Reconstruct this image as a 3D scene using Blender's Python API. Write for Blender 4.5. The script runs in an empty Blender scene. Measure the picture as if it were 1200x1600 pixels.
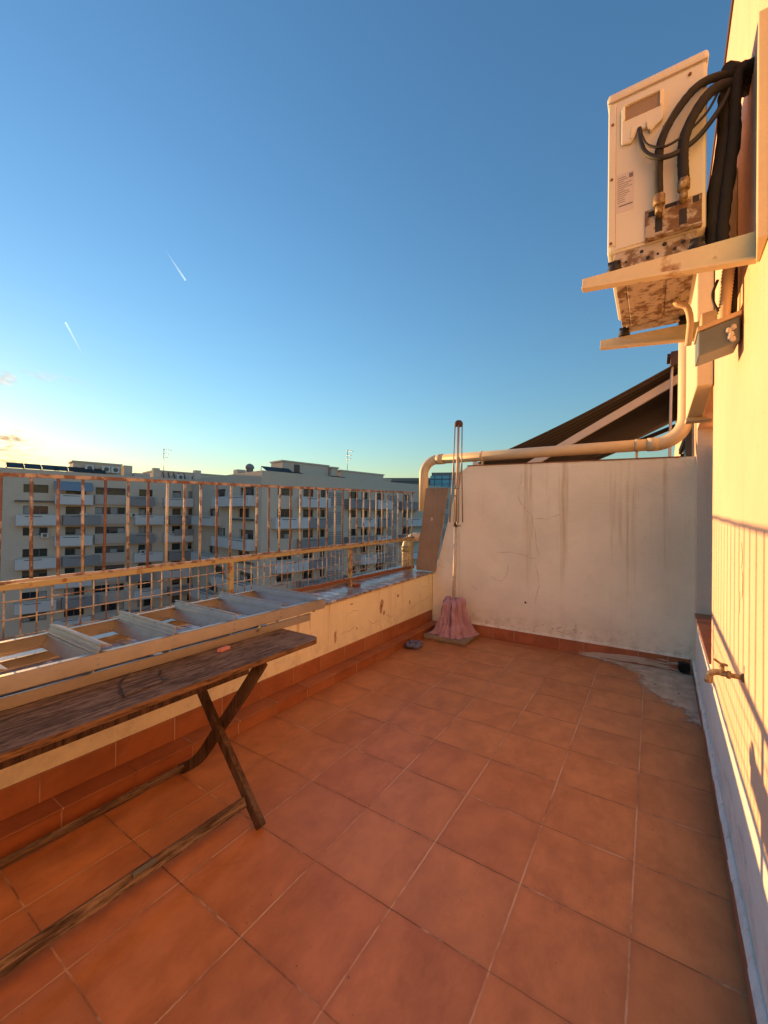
import bpy, bmesh, math, random
from mathutils import Vector, Matrix, noise as mnoise
random.seed(7)
R = math.radians
sc = bpy.context.scene
COL = sc.collection

# ------------------------------------------------------------------ helpers
class MB:
    """collects shapes and links them as ONE mesh object"""
    def __init__(s):
        s.v = []; s.f = []; s.m = []; s.sm = []
    def add(s, vs, fs, mi=0, smooth=False):
        o = len(s.v); s.v += [tuple(p) for p in vs]
        for f in fs:
            s.f.append([i + o for i in f]); s.m.append(mi); s.sm.append(smooth)
    def box(s, a, b, mi=0):
        x0, y0, z0 = a; x1, y1, z1 = b
        s.hexa([(x0,y0,z0),(x1,y0,z0),(x1,y1,z0),(x0,y1,z0)], [(x0,y0,z1),(x1,y0,z1),(x1,y1,z1),(x0,y1,z1)], mi)
    def hexa(s, lo, hi, mi=0):
        s.add(list(lo) + list(hi), [(3,2,1,0),(4,5,6,7),(0,1,5,4),(1,2,6,5),(2,3,7,6),(3,0,4,7)], mi)
    def prism(s, pts, d, mi=0, smooth=False):
        n = len(pts); d = Vector(d); A = [Vector(p) for p in pts]; B = [p + d for p in A]
        s.add(A + B, [tuple(range(n))[::-1], tuple(range(n, 2*n))] + [(i, (i+1) % n, n + (i+1) % n, n + i) for i in range(n)], mi, smooth)
    def tube(s, pts, r, n=10, mi=0, smooth=True, cap=True):
        P = [Vector(p) for p in pts]; k = len(P)
        rr = r if isinstance(r, (list, tuple)) else [r] * k
        vs = []; up = None
        for i, p in enumerate(P):
            t = (P[min(i+1, k-1)] - P[max(i-1, 0)]).normalized()
            if up is None:
                up = Vector((0,0,1)) if abs(t.z) < .9 else Vector((1,0,0))
            up = (up - t * up.dot(t)).normalized(); w = t.cross(up)
            for j in range(n):
                a = 2*math.pi*j/n
                vs.append(p + (up*math.cos(a) + w*math.sin(a)) * rr[i])
        fs = [(i*n+j, i*n+(j+1) % n, (i+1)*n+(j+1) % n, (i+1)*n+j) for i in range(k-1) for j in range(n)]
        o = len(s.v); s.add(vs, fs, mi, smooth)
        if cap:
            s.f.append([o+j for j in range(n)][::-1]); s.m.append(mi); s.sm.append(False)
            s.f.append([o+(k-1)*n+j for j in range(n)]); s.m.append(mi); s.sm.append(False)
    def bar(s, pts, w, h, ref=(0,0,1), mi=0):
        """rectangular section w x h swept along pts; ref = direction of the h side"""
        P = [Vector(p) for p in pts]; k = len(P); vs = []; ref = Vector(ref)
        for i, p in enumerate(P):
            t = (P[min(i+1, k-1)] - P[max(i-1, 0)]).normalized()
            u = (ref - t*ref.dot(t)).normalized(); q = t.cross(u)
            for a, b in ((-1,-1),(1,-1),(1,1),(-1,1)):
                vs.append(p + q*a*w/2 + u*b*h/2)
        fs = [(i*4+j, i*4+(j+1) % 4, (i+1)*4+(j+1) % 4, (i+1)*4+j) for i in range(k-1) for j in range(4)]
        fs += [(3,2,1,0), tuple((k-1)*4+j for j in range(4))]
        s.add(vs, fs, mi)
    def lathe(s, prof, c=(0,0,0), n=20, mi=0):
        vs = []; k = len(prof)
        for r, z in prof:
            for j in range(n):
                a = 2*math.pi*j/n; vs.append((c[0]+r*math.cos(a), c[1]+r*math.sin(a), c[2]+z))
        fs = [(i*n+j, i*n+(j+1) % n, (i+1)*n+(j+1) % n, (i+1)*n+j) for i in range(k-1) for j in range(n)]
        s.add(vs, fs, mi, True)
    def build(s, name, mats, parent=None, bevel=0, label=None):
        me = bpy.data.meshes.new(name); me.from_pydata(s.v, [], s.f)
        mats = mats if isinstance(mats, (list, tuple)) else [mats]
        for m in mats: me.materials.append(m)
        me.polygons.foreach_set('material_index', s.m); me.polygons.foreach_set('use_smooth', s.sm)
        bm = bmesh.new(); bm.from_mesh(me); bmesh.ops.recalc_face_normals(bm, faces=bm.faces); bm.to_mesh(me); bm.free()
        me.update()
        o = bpy.data.objects.new(name, me); COL.objects.link(o)
        if parent: o.parent = parent; o.matrix_parent_inverse = parent_inv(parent)
        if bevel:
            b = o.modifiers.new('b', 'BEVEL'); b.width = bevel; b.segments = 2; b.limit_method = 'ANGLE'; b.angle_limit = R(40)
        if label: o['label'] = label
        return o
def parent_inv(p):
    if p.parent or p.type == 'MESH': return Matrix.Identity(4)      # parts already sit at the origin of the world
    return Matrix.LocRotScale(p.location, p.rotation_euler, p.scale).inverted()
def tag(o, label=None, cat=None, group=None, kind=None):
    if label: o['label'] = label
    if cat: o['category'] = cat
    if group: o['group'] = group
    if kind: o['kind'] = kind
    return o
def thing(name, label, cat, loc=(0,0,0), group=None):
    o = bpy.data.objects.new(name, None); o.empty_display_size = .1; COL.objects.link(o); o.location = loc
    return tag(o, label, cat, group)
def arc(c, r, a0, a1, u, v, n=8):
    c = Vector(c); u = Vector(u); v = Vector(v)
    return [c + u*r*math.cos(R(a0+(a1-a0)*i/n)) + v*r*math.sin(R(a0+(a1-a0)*i/n)) for i in range(n+1)]
def smooth_path(pts, n=6):
    P = [Vector(p) for p in pts]; P = [2*P[0]-P[1]] + P + [2*P[-1]-P[-2]]; out = []
    for i in range(1, len(P)-2):
        for j in range(n):
            t = j/n; a, b, c, d = P[i-1], P[i], P[i+1], P[i+2]
            out.append(.5*((2*b) + (c-a)*t + (2*a-5*b+4*c-d)*t*t + (3*b-a-3*c+d)*t*t*t))
    out.append(P[-2]); return out
def ribbon(mb, pts, n, w, off, mi):
    """thin irregular crack lying on a plane of normal n"""
    n = Vector(n); P = [Vector(p)+n*off for p in pts]
    Q = []
    for a, b in zip(P, P[1:]):
        k = max(2, int((b-a).length/.025))
        for i in range(k):
            q = a.lerp(b, i/k)
            Q.append(q + Vector((random.uniform(-1,1), random.uniform(-1,1), random.uniform(-1,1)))*.009*(1 if i else .4))
    Q.append(P[-1]); vs = []
    for i, q in enumerate(Q):
        q = q - n*(q-P[0]).dot(n)
        t = (Q[min(i+1,len(Q)-1)] - Q[max(i-1,0)]); t = t - n*t.dot(n); t = t.normalized(); s = t.cross(n)
        ww = w*random.uniform(.35,1.2)*(.3 if i in (0,len(Q)-1) else 1)
        vs += [q - s*ww/2, q + s*ww/2]
    mb.add(vs, [(2*i,2*i+1,2*i+3,2*i+2) for i in range(len(Q)-1)], mi)
def blob(mb, c, n, rx, rz, off, mi, k=18, jag=.35, u=None):
    """ragged flat stain outline on a plane"""
    n = Vector(n); c = Vector(c)+n*off; u = Vector(u) if u else Vector((0,0,1)).cross(n).normalized(); v = n.cross(u)
    vs = [c + u*rx*math.cos(2*math.pi*i/k)*random.uniform(1-jag,1+jag*.4) + v*rz*math.sin(2*math.pi*i/k)*random.uniform(1-jag,1+jag*.4) for i in range(k)]
    mb.add(vs, [tuple(range(k))], mi)

# ------------------------------------------------------------------ materials
class NT:
    def __init__(s, name):
        s.m = bpy.data.materials.new(name); s.m.use_nodes = True; s.t = s.m.node_tree; s.t.nodes.clear()
        s.out = s.n('ShaderNodeOutputMaterial'); s.b = s.n('ShaderNodeBsdfPrincipled'); s.l(s.b.outputs[0], s.out.inputs[0])
        s.co = s.n('ShaderNodeTexCoord')
    def n(s, t, **k):
        x = s.t.nodes.new(t)
        for a, b in k.items(): setattr(x, a, b)
        return x
    def l(s, a, b): s.t.links.new(a, b)
    def val(s, x, sock):
        if isinstance(x, (int, float)): sock.default_value = x
        elif isinstance(x, tuple): sock.default_value = (*x, 1) if len(x) == 3 and len(sock.default_value) == 4 else x
        else: s.l(x, sock)
    def math(s, op, a, b=None, c=None, clamp=False):
        x = s.n('ShaderNodeMath', operation=op, use_clamp=clamp)
        s.val(a, x.inputs[0])
        if b is not None: s.val(b, x.inputs[1])
        if c is not None: s.val(c, x.inputs[2])
        return x.outputs[0]
    def noise(s, scale, detail=4, rough=.55, vec=None, stretch=None, dist=0):
        v = vec or s.co.outputs['Object']
        if stretch:
            mp = s.n('ShaderNodeMapping'); mp.inputs['Scale'].default_value = stretch; s.l(v, mp.inputs[0]); v = mp.outputs[0]
        x = s.n('ShaderNodeTexNoise'); x.inputs['Scale'].default_value = scale; x.inputs['Detail'].default_value = detail
        x.inputs['Roughness'].default_value = rough; x.inputs['Distortion'].default_value = dist; s.l(v, x.inputs['Vector'])
        return x.outputs[0]
    def ramp(s, f, a, b, inv=False):
        x = s.n('ShaderNodeMapRange', interpolation_type='SMOOTHSTEP'); s.val(f, x.inputs[0])
        x.inputs[1].default_value = a; x.inputs[2].default_value = b
        x.inputs[3].default_value = 1 if inv else 0; x.inputs[4].default_value = 0 if inv else 1
        return x.outputs[0]
    def mix(s, f, a, b, mode='MIX'):
        x = s.n('ShaderNodeMix', data_type='RGBA', blend_type=mode); s.val(f, x.inputs[0]); s.val(a, x.inputs[6]); s.val(b, x.inputs[7])
        return x.outputs[2]
    def xyz(s, v=None):
        x = s.n('ShaderNodeSeparateXYZ'); s.l(v or s.co.outputs['Object'], x.inputs[0]); return x.outputs
    def bump(s, h, st=.3, d=.01):
        x = s.n('ShaderNodeBump'); x.inputs['Strength'].default_value = st; x.inputs['Distance'].default_value = d
        s.l(h, x.inputs['Height']); s.l(x.outputs[0], s.b.inputs['Normal'])
    def done(s, col, rough=.8, metal=0, spec=.5):
        s.val(col, s.b.inputs['Base Color']); s.val(rough, s.b.inputs['Roughness']); s.val(metal, s.b.inputs['Metallic'])
        s.b.inputs['Specular IOR Level'].default_value = spec
        return s.m
def plain(name, col, rough=.7, metal=0, var=.2, scale=8, bump=.15, bscale=60):
    t = NT(name); f = t.noise(scale, 5, .6)
    d = tuple(c*(1-var) for c in col); u = tuple(min(1, c*(1+var)) for c in col)
    t.bump(t.noise(bscale, 4), bump, .004)
    return t.done(t.mix(f, d, u), rough, metal)
def rusty(name, paint, amount, rust1=(.20,.055,.018), rust2=(.36,.13,.045), sc_=14, rough=.75):
    t = NT(name); oi = t.n('ShaderNodeObjectInfo')
    vec = t.n('ShaderNodeVectorMath', operation='ADD'); t.l(t.co.outputs['Object'], vec.inputs[0])
    cmb = t.n('ShaderNodeCombineXYZ'); t.l(t.math('MULTIPLY', oi.outputs['Random'], 37.), cmb.inputs[0]); t.l(cmb.outputs[0], vec.inputs[1])
    v = vec.outputs[0]
    f = t.math('ADD', t.noise(sc_, 6, .65, v), t.math('MULTIPLY', t.math('SUBTRACT', oi.outputs['Random'], .5), .16))
    m = t.ramp(f, .5-amount-.07, .5-amount+.07)
    r = t.mix(t.noise(sc_*4, 3, .6, v), rust1, rust2)
    p = t.mix(t.noise(sc_*2, 4, .6, v), tuple(c*.8 for c in paint), paint)
    t.bump(t.math('ADD', t.noise(sc_*8, 4, .6, v), t.math('MULTIPLY', m, -1.)), .5, .002)
    return t.done(t.mix(m, p, r), t.math('ADD', t.math('MULTIPLY', m, .2), rough-.15), 0)
def stucco(name, col, grain=90, var=.1, drip=0, drip_top=2, drip_len=1.2, grime=0, mould=None, dripcol=(.36,.25,.13), bump=.35, low=.12):
    t = NT(name); x, y, z = t.xyz()
    big = t.noise(1.7, 5, .6); med = t.noise(9, 5, .6)
    c = t.mix(t.ramp(big, .3, .7), tuple(k*(1-var) for k in col), col)
    c = t.mix(t.math('MULTIPLY', t.ramp(med, .55, .75), .25), c, tuple(k*.8 for k in col))
    if drip:
        # rain streaks running down from the top edge
        st = t.noise(7.5, 5, .68, None, (1, 1, .03)); fine = t.noise(30, 4, .6, None, (1, 1, .05))
        fall = t.ramp(z, drip_top-drip_len, drip_top+.15)
        s = t.math('MULTIPLY', t.ramp(st, .53, .68), t.math('ADD', t.math('MULTIPLY', t.ramp(fine, .35, .7), .7), .3))
        s = t.math('MULTIPLY', s, t.math('ADD', t.math('MULTIPLY', fall, .85), .15))
        c = t.mix(t.math('MULTIPLY', s, drip, None, True), c, dripcol)
    if grime:
        g = t.math('MULTIPLY', t.ramp(z, low+.02, low+.3, True), t.ramp(t.noise(12, 6, .7), .42, .68))
        c = t.mix(t.math('MULTIPLY', g, grime), c, (.3,.22,.14))
    if mould:
        zz = t.math('ABSOLUTE', t.math('SUBTRACT', z, mould[0]))
        yy = t.math('ABSOLUTE', t.math('SUBTRACT', y, mould[1]))
        mk = t.math('MULTIPLY', t.ramp(zz, .01, .12, True), t.ramp(yy, .3, 1.3, True))
        mk = t.math('MULTIPLY', mk, t.ramp(t.noise(9, 8, .78, None, (1,.35,1.3)), .46, .74))
        c = t.mix(mk, c, (.09,.09,.09))
    sp = t.ramp(t.noise(45, 2, .5), .73, .77)
    c = t.mix(t.math('MULTIPLY', sp, .35), c, (.25,.18,.12))
    t.bump(t.math('ADD', t.noise(grain, 5, .65), t.math('MULTIPLY', t.noise(5, 3), 1.5)), bump, .006)
    return t.done(c, .9, 0, .25)
TILE = .38355; TX0 = -.0555; TY0 = 2.48385
def tile_mat(name, base, px=TILE, py=TILE, ox=TX0, oy=TY0, axes=(0,1), gw=.006, wet=False):
    t = NT(name); c3 = t.xyz(); a = t.math('DIVIDE', t.math('SUBTRACT', c3[axes[0]], ox), px); b = t.math('DIVIDE', t.math('SUBTRACT', c3[axes[1]], oy), py)
    wob = t.math('MULTIPLY', t.math('SUBTRACT', t.noise(22, 4, .7), .5), .018)
    def edge(u, p):
        f = t.math('FRACT', t.math('ADD', u, wob)); return t.math('MULTIPLY', t.math('MINIMUM', f, t.math('SUBTRACT', 1., f)), p)
    ea = edge(a, px); eb = edge(b, py); e = t.math('MINIMUM', ea, eb)
    g = t.ramp(e, gw*.42, gw*.62, True)
    cm = t.n('ShaderNodeCombineXYZ'); t.l(t.math('FLOOR', a), cm.inputs[0]); t.l(t.math('FLOOR', b), cm.inputs[1])
    wn = t.n('ShaderNodeTexWhiteNoise'); t.l(cm.outputs[0], wn.inputs[0])
    off = t.n('ShaderNodeVectorMath', operation='MULTIPLY_ADD'); t.l(wn.outputs['Color'], off.inputs[0]); off.inputs[1].default_value = (9,9,9); t.l(t.co.outputs['Object'], off.inputs[2])
    cloud = t.noise(6.5, 6, .62, off.outputs[0], (1,.7,1), .25); fine = t.noise(42, 5, .65, off.outputs[0], (1,.45,1))
    lo = tuple(k*.80 for k in base); hi = (min(1,base[0]*1.15), base[1]*1.22, base[2]*1.28)
    c = t.mix(t.ramp(cloud, .3, .72), lo, hi)
    c = t.mix(t.math('MULTIPLY', t.ramp(fine, .4, .75), .22), c, (base[0]*1.3, base[1]*1.5, base[2]*1.7))
    c = t.mix(t.math('MULTIPLY', t.math('SUBTRACT', wn.outputs['Value'], .45), .32), c, (.5,.29,.14))
    wv = t.n('ShaderNodeSeparateColor'); t.l(wn.outputs['Color'], wv.inputs[0]); c = t.mix(t.math('MULTIPLY', t.ramp(wv.outputs[2], .5, 1.), .22), c, (.30,.10,.035))
    dirt = t.noise(2.1, 6, .65); c = t.mix(t.math('MULTIPLY', t.ramp(dirt, .5, .8), .35), c, (.16,.075,.035))
    near = t.ramp(e, .002, .03, True); c = t.mix(t.math('MULTIPLY', near, .12), c, (.14,.06,.03))
    spk = t.ramp(t.noise(55, 2, .5), .735, .76); c = t.mix(t.math('MULTIPLY', spk, .7), c, (.12,.06,.035))
    scf = t.ramp(t.noise(3.3, 9, .8, off.outputs[0], (1,.6,1)), .60, .72); c = t.mix(t.math('MULTIPLY', scf, .28), c, (.58,.36,.22))
    gn = t.math('ADD', t.noise(3.2, 5, .7), t.math('MULTIPLY', t.math('LESS_THAN', ea, eb), .14))
    gc = t.mix(t.ramp(gn, .44, .66), (.11,.055,.028), (.58,.40,.26))
    gvis = t.math('MULTIPLY', g, t.math('ADD', t.math('MULTIPLY', t.ramp(t.noise(1.6, 4, .7), .35, .65), .60), .36))
    c = t.mix(gvis, c, gc)
    h = t.math('SUBTRACT', t.math('MULTIPLY', fine, .25), t.math('MULTIPLY', g, 1.))
    t.bump(t.math('ADD', h, t.math('MULTIPLY', t.noise(3.5, 3, .5, off.outputs[0]), .8)), .35, .004)
    r = t.math('ADD', t.math('MULTIPLY', fine, .26), .30); r = t.math('ADD', r, t.math('MULTIPLY', g, .3))
    return t.done(c, r, 0, .5)
def wood(name, dark, light, axis=1, rough=.75, sc_=1.0, weather=.35):
    t = NT(name); st = [38*sc_, 38*sc_, 38*sc_]; st[axis] = 3.4*sc_
    g = t.noise(1, 7, .68, None, tuple(st), .6); fi = t.noise(3.2, 4, .6, None, tuple(st))
    c = t.mix(t.ramp(g, .36, .66), dark, light)
    c = t.mix(t.math('MULTIPLY', t.ramp(fi, .50, .66), .85), c, tuple(k*.35 for k in dark))
    pt = t.noise(2.3, 5, .65); c = t.mix(t.math('MULTIPLY', t.ramp(pt, .45, .7), weather), c, (.30,.24,.18))
    t.bump(t.math('ADD', g, t.math('MULTIPLY', fi, -1.2)), .7, .004)
    return t.done(c, rough, 0, .3)

M = {}
M['floor'] = tile_mat('terracotta_tile', (.48,.190,.065))
M['step'] = tile_mat('step_tile', (.35,.115,.040), .33, .19, -2.5, .55, (1,0), .006)
M['skirt_y'] = tile_mat('skirting_tile_left', (.37,.125,.040), .33, .6, .42, -.3, (1,2), .005)
M['skirt_x'] = tile_mat('skirting_tile_back', (.40,.125,.05), .25, .6, -.11, -.3, (0,2), .005)
M['skirt_r'] = tile_mat('skirting_tile_right', (.36,.115,.05), .38355, .6, 2.48, -.3, (1,2), .005)
M['sill'] = tile_mat('sill_tile', (.38,.105,.045), .5, .22, .2, 3.2, (0,1), .005)
M['back'] = stucco('white_render', (.91,.90,.73), 70, .12, .85, 2.1, 2.2, .35, None, (.45,.30,.09), .6, .12)
M['parapet'] = stucco('parapet_render', (.91,.86,.58), 80, .12, .9, .78, .75, .22, None, (.48,.28,.11), .4, .22)
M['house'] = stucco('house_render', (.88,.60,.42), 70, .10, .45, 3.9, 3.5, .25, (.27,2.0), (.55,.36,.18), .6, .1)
M['jamb'] = stucco('jamb_render', (.88,.83,.70), 70, .08, .3, 2.3, 2, .2)  # house wall again, retinted paler for its unlit face
M['house_shade'] = stucco('house_render_shaded', (.84,.82,.74), 70, .10, .35, .8, 1, .25, (.27,2.0), (.55,.40,.22), .5, .1)  # same wall as the house render, its shaded lower band tinted separately
M['duct'] = stucco('duct_render', (.72,.66,.46), 120, .12, .2, 3.5, 1, 0, None, (.3,.2,.1), .4)
M['crack'] = plain('crack_line', (.50,.41,.32), .95, 0, .3)
M['peel'] = plain('bare_plaster', (.46,.30,.17), .95, 0, .4, 30)
M['drip_edge'] = plain('rusted_drip_edge', (.22,.10,.06), .8, 0, .5, 12)
M['bar_cream'] = rusty('cream_paint_with_rust', (.54,.52,.42), -.04, (.10,.06,.042), (.22,.145,.105))
M['bar_rust'] = rusty('rusted_bar', (.46,.40,.32), .04, (.10,.055,.042), (.24,.15,.115))
M['rail_yellow'] = rusty('yellow_rail_paint', (.44,.39,.19), -.06, (.16,.06,.03), (.3,.14,.06))
M['rust_heavy'] = rusty('heavy_rust', (.32,.17,.08), .3, (.12,.045,.02), (.30,.13,.055), 20)
M['mesh'] = rusty('mesh_wire_paint', (.50,.46,.36), .0, (.12,.075,.05), (.24,.165,.115))
t = NT('coping_tile'); x, y, z = t.xyz()
fy = t.math('FRACT', t.math('DIVIDE', y, .14)); j = t.ramp(t.math('MINIMUM', fy, t.math('SUBTRACT', 1., fy)), .03, .06, True)
c = t.mix(t.ramp(t.noise(6, 6, .7), .38, .62), (.30,.30,.32), (.17,.10,.07)); c = t.mix(t.ramp(t.noise(11, 4, .7), .50, .60), c, (.62,.62,.62))
c = t.mix(j, c, (.16,.09,.05)); t.bump(t.noise(60, 4), .3, .003); M['coping'] = t.done(c, .28, 0, .5)
M['pipe'] = plain('cream_pipe_paint', (.66,.56,.35), .5, 0, .13, 5, .12, 40)
M['board'] = stucco('weathered_board', (.40,.29,.19), 60, .35, .7, 1.95, 1.6, 0, None, (.13,.085,.05), .5)
M['alu'] = plain('dull_aluminium', (.56,.55,.53), .42, .85, .16, 18, .12, 200)
M['alu_step'] = plain('ribbed_aluminium', (.36,.39,.41), .45, .7, .3, 14, .25, 120)
M['alu_warm'] = plain('ladder_rail_aluminium', (.50,.465,.39), .38, .8, .22, 10, .15, 150)
M['table'] = wood('weathered_teak_top', (.065,.044,.027), (.25,.18,.115), 1, .95, 1.9, .5)
M['table_edge'] = wood('weathered_teak_edge', (.085,.042,.018), (.235,.135,.062), 1, .8, 1, .15)
M['leg'] = wood('teak_leg', (.040,.020,.010), (.115,.062,.032), 2, .75, .8, .25)
M['stretcher'] = wood('worn_stretcher', (.07,.044,.026), (.26,.18,.11), 1, .85, 1.1, .2)
M['black'] = plain('black_rubber', (.018,.017,.016), .6, 0, .3, 20)
M['foam'] = plain('black_pipe_insulation', (.022,.019,.016), .85, 0, .4, 30, .5, 90)
M['steel'] = plain('galvanised_steel', (.36,.36,.35), .4, .8, .25, 20)
M['dryer_arm'] = plain('aged_dryer_arm', (.36,.31,.25), .5, .3, .25, 20)
M['pole'] = plain('dull_pole_metal', (.56,.49,.39), .5, .25, .2, 14)
t = NT('ac_casing'); x, y, z = t.xyz()
c = t.mix(t.noise(4, 5, .6), (.66,.645,.50), (.74,.72,.58)); st = t.ramp(t.noise(9, 5, .65, None, (1,1,.12)), .55, .75)
c = t.mix(t.math('MULTIPLY', st, .22), c, (.36,.24,.14)); t.bump(t.noise(150, 2), .05, .002); M['ac'] = t.done(c, .45)
M['ac_pan'] = rusty('rusted_base_pan', (.58,.52,.41), -.01, (.09,.055,.03), (.30,.20,.11), 22)
M['ac_valve'] = rusty('rusted_valve_plate', (.52,.45,.34), .03, (.10,.05,.025), (.27,.155,.075), 24)
M['ac_label'] = plain('pale_sticker', (.62,.58,.52), .6, 0, .08, 20)
M['ac_print'] = plain('faded_print', (.20,.18,.16), .7)
M['bracket'] = rusty('bracket_paint', (.74,.67,.43), -.19, (.2,.08,.03), (.4,.2,.08), 9)
M['jbox'] = plain('grey_plastic_box', (.15,.19,.20), .5, 0, .3, 12, .3, 40)
M['jlid'] = plain('beige_box_lid', (.60,.46,.30), .6, 0, .2, 9)
M['brass'] = rusty('tarnished_brass', (.40,.30,.15), -.05, (.10,.06,.03), (.25,.15,.06), 40, .5)
M['concrete'] = plain('mossy_concrete', (.26,.225,.155), .95, 0, .45, 14, .8, 60)
t = NT('cement_smear'); at = t.n('ShaderNodeAttribute'); at.attribute_name = 'fade'
nz_ = t.noise(10, 8, .74, None, (.8,1.25,1)); f = t.math('ADD', t.math('MULTIPLY', at.outputs['Fac'], 1.5), t.math('MULTIPLY', t.math('SUBTRACT', nz_, .5), 1.1))
tr = t.n('ShaderNodeBsdfTransparent'); mx = t.n('ShaderNodeMixShader'); t.l(t.math('MULTIPLY', t.ramp(f, .20, .46), .88), mx.inputs[0]); t.l(tr.outputs[0], mx.inputs[1]); t.l(t.b.outputs[0], mx.inputs[2]); t.l(mx.outputs[0], t.out.inputs[0])
c = t.mix(t.ramp(t.noise(7, 7, .72), .33, .67), (.46,.38,.27), (.70,.61,.46)); t.bump(t.noise(40, 5), .6, .004); M['cement_fade'] = t.done(c, .95)
M['cement'] = plain('smeared_cement', (.54,.46,.36), .95, 0, .25, 12, .5, 50)
t = NT('pink_cloth'); c = t.mix(t.noise(9, 5, .6), (.36,.215,.25), (.55,.36,.385)); t.bump(t.noise(300, 2), .2, .002); M['pink'] = t.done(c, .95, 0, .1)
M['rag'] = plain('blue_rag', (.13,.15,.24), .95, 0, .4, 30, .8, 80)
M['peg'] = plain('pink_plastic', (.50,.22,.20), .5)
t = NT('awning_fabric'); x, y, z = t.xyz()
s_ = t.ramp(t.math('ABSOLUTE', t.math('SUBTRACT', t.math('FRACT', t.math('DIVIDE', y, .16)), .5)), .30, .36)
c = t.mix(s_, (.055,.049,.043), (.095,.086,.075)); c = t.mix(t.math('MULTIPLY', t.noise(3, 4), .3), c, (.05,.04,.03))
t.bump(t.noise(200, 2), .1, .002); M['awning'] = t.done(c, .95, 0, .1)
M['white_metal'] = plain('white_painted_metal', (.62,.58,.55), .45, 0, .1)
M['eave'] = plain('dark_eave_trim', (.085,.045,.032), .8, 0, .4, 10)
M['glass'] = plain('dark_window_glass', (.025,.027,.032), .12, 0, .3, 1, 0)
M['frame'] = plain('window_frame', (.10,.095,.09), .5)
M['shutter'] = plain('roller_shutter', (.11,.080,.062), .7, 0, .15, 3)
M['curtain'] = plain('pale_curtain', (.30,.31,.31), .8, 0, .3, 1.2)
t = NT('building_brick'); x, y, z = t.xyz()
f = t.math('FRACT', t.math('MULTIPLY', z, 2.6)); ln = t.ramp(t.math('MINIMUM', f, t.math('SUBTRACT', 1., f)), .03, .09, True)
c = t.mix(t.noise(.7, 6, .65), (.58,.475,.375), (.67,.56,.445)); c = t.mix(t.math('MULTIPLY', t.noise(6, 3, .6, None, (1,1,5)), .35), c, (.37,.325,.285))
c = t.mix(t.math('MULTIPLY', ln, .18), c, (.36,.31,.275)); t.bump(t.noise(12, 4), .2, .03); M['bldg'] = t.done(c, .9, 0, .2)
M['balc_white'] = plain('white_balcony_panel', (.58,.57,.57), .7, 0, .1, .8)
M['balc_grey'] = plain('grey_balcony_panel', (.25,.24,.245), .7, 0, .12, .8)
M['balc_tan'] = plain('tan_balcony_panel', (.47,.41,.36), .85, 0, .1, .8)
M['louvre'] = plain('grey_louvre', (.30,.29,.28), .6, 0, .15, .6)
M['roofing'] = plain('roof_gravel', (.26,.235,.21), .95, 0, .2, .6)
M['solar'] = plain('solar_glass', (.022,.021,.020), .6, 0, .3, .8, 0)
M['blue_awning'] = plain('blue_grey_awning', (.20,.25,.30), .8, 0, .12, 1)
M['asphalt'] = plain('asphalt', (.05,.05,.052), .9, 0, .25, .4)
M['roof_ac'] = plain('rooftop_ac_white', (.62,.60,.56), .5, 0, .1, 2)
M['contrail'] = None
t = NT('contrail_vapour'); f = t.noise(3, 4, .6, t.co.outputs['Generated'])
g = t.n('ShaderNodeTexCoord').outputs['Generated']
t.b.inputs['Subsurface Weight'].default_value = 0
tr = t.n('ShaderNodeBsdfTransparent'); mx = t.n('ShaderNodeMixShader'); tl = t.n('ShaderNodeBsdfTranslucent'); tl.inputs[0].default_value = (.42,.72,1,1); ad = t.n('ShaderNodeAddShader'); t.l(tl.outputs[0], ad.inputs[0]); t.l(t.b.outputs[0], ad.inputs[1])
t.l(tr.outputs[0], mx.inputs[1]); t.l(ad.outputs[0], mx.inputs[2])
gx = t.n('ShaderNodeSeparateXYZ'); t.l(g, gx.inputs[0])
at = t.n('ShaderNodeAttribute'); at.attribute_name = 'fade'
t.l(t.math('MULTIPLY', at.outputs['Fac'], t.math('ADD', t.math('MULTIPLY', f, .5), .5), None, True), mx.inputs[0]); t.l(mx.outputs[0], t.out.inputs[0])
M['contrail'] = t.done((.42,.72,1), 1)
t = NT('glass_tower_curtain'); x, y, z = t.xyz()
def gridline(u, p, w):
    f = t.math('FRACT', t.math('DIVIDE', u, p)); return t.ramp(t.math('MINIMUM', f, t.math('SUBTRACT', 1., f)), w, w*1.5, True)
gl = t.math('MAXIMUM', gridline(x, 2.6, .05), gridline(z, 3.4, .05)); gl = t.math('MAXIMUM', gl, gridline(z, 1.7, .04))
cm = t.n('ShaderNodeCombineXYZ'); t.l(t.math('FLOOR', t.math('DIVIDE', x, 2.6)), cm.inputs[0]); t.l(t.math('FLOOR', t.math('DIVIDE', z, 1.7)), cm.inputs[2])
wn = t.n('ShaderNodeTexWhiteNoise'); t.l(cm.outputs[0], wn.inputs[0])
c = t.mix(wn.outputs['Value'], (.10,.34,.44), (.20,.52,.62)); c = t.mix(gl, c, (.05,.11,.14)); M['tower'] = t.done(c, .3, 0, .6)
t = NT('office_bands'); x, y, z = t.xyz(); f = t.math('FRACT', t.math('DIVIDE', z, 3.4)); bd = t.ramp(f, .55, .6)
c = t.mix(bd, (.085,.095,.09), (.20,.195,.175)); c = t.mix(t.math('MULTIPLY', gridline(x, 3.0, .05), .6), c, (.06,.065,.06)); M['office'] = t.done(c, .5)

# ------------------------------------------------------------------ geometry constants
WA, WB = .235, .0228                       # house wall plane: x = WA + WB*y
def wx(y, d=0): return WA + WB*y - d       # d metres proud of the wall
YB = 4.93                                  # partition wall face
XP = -2.45                                 # parapet face
def cz(y): return .648 + .019*y            # coping height
GZ = -16.5

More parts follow.
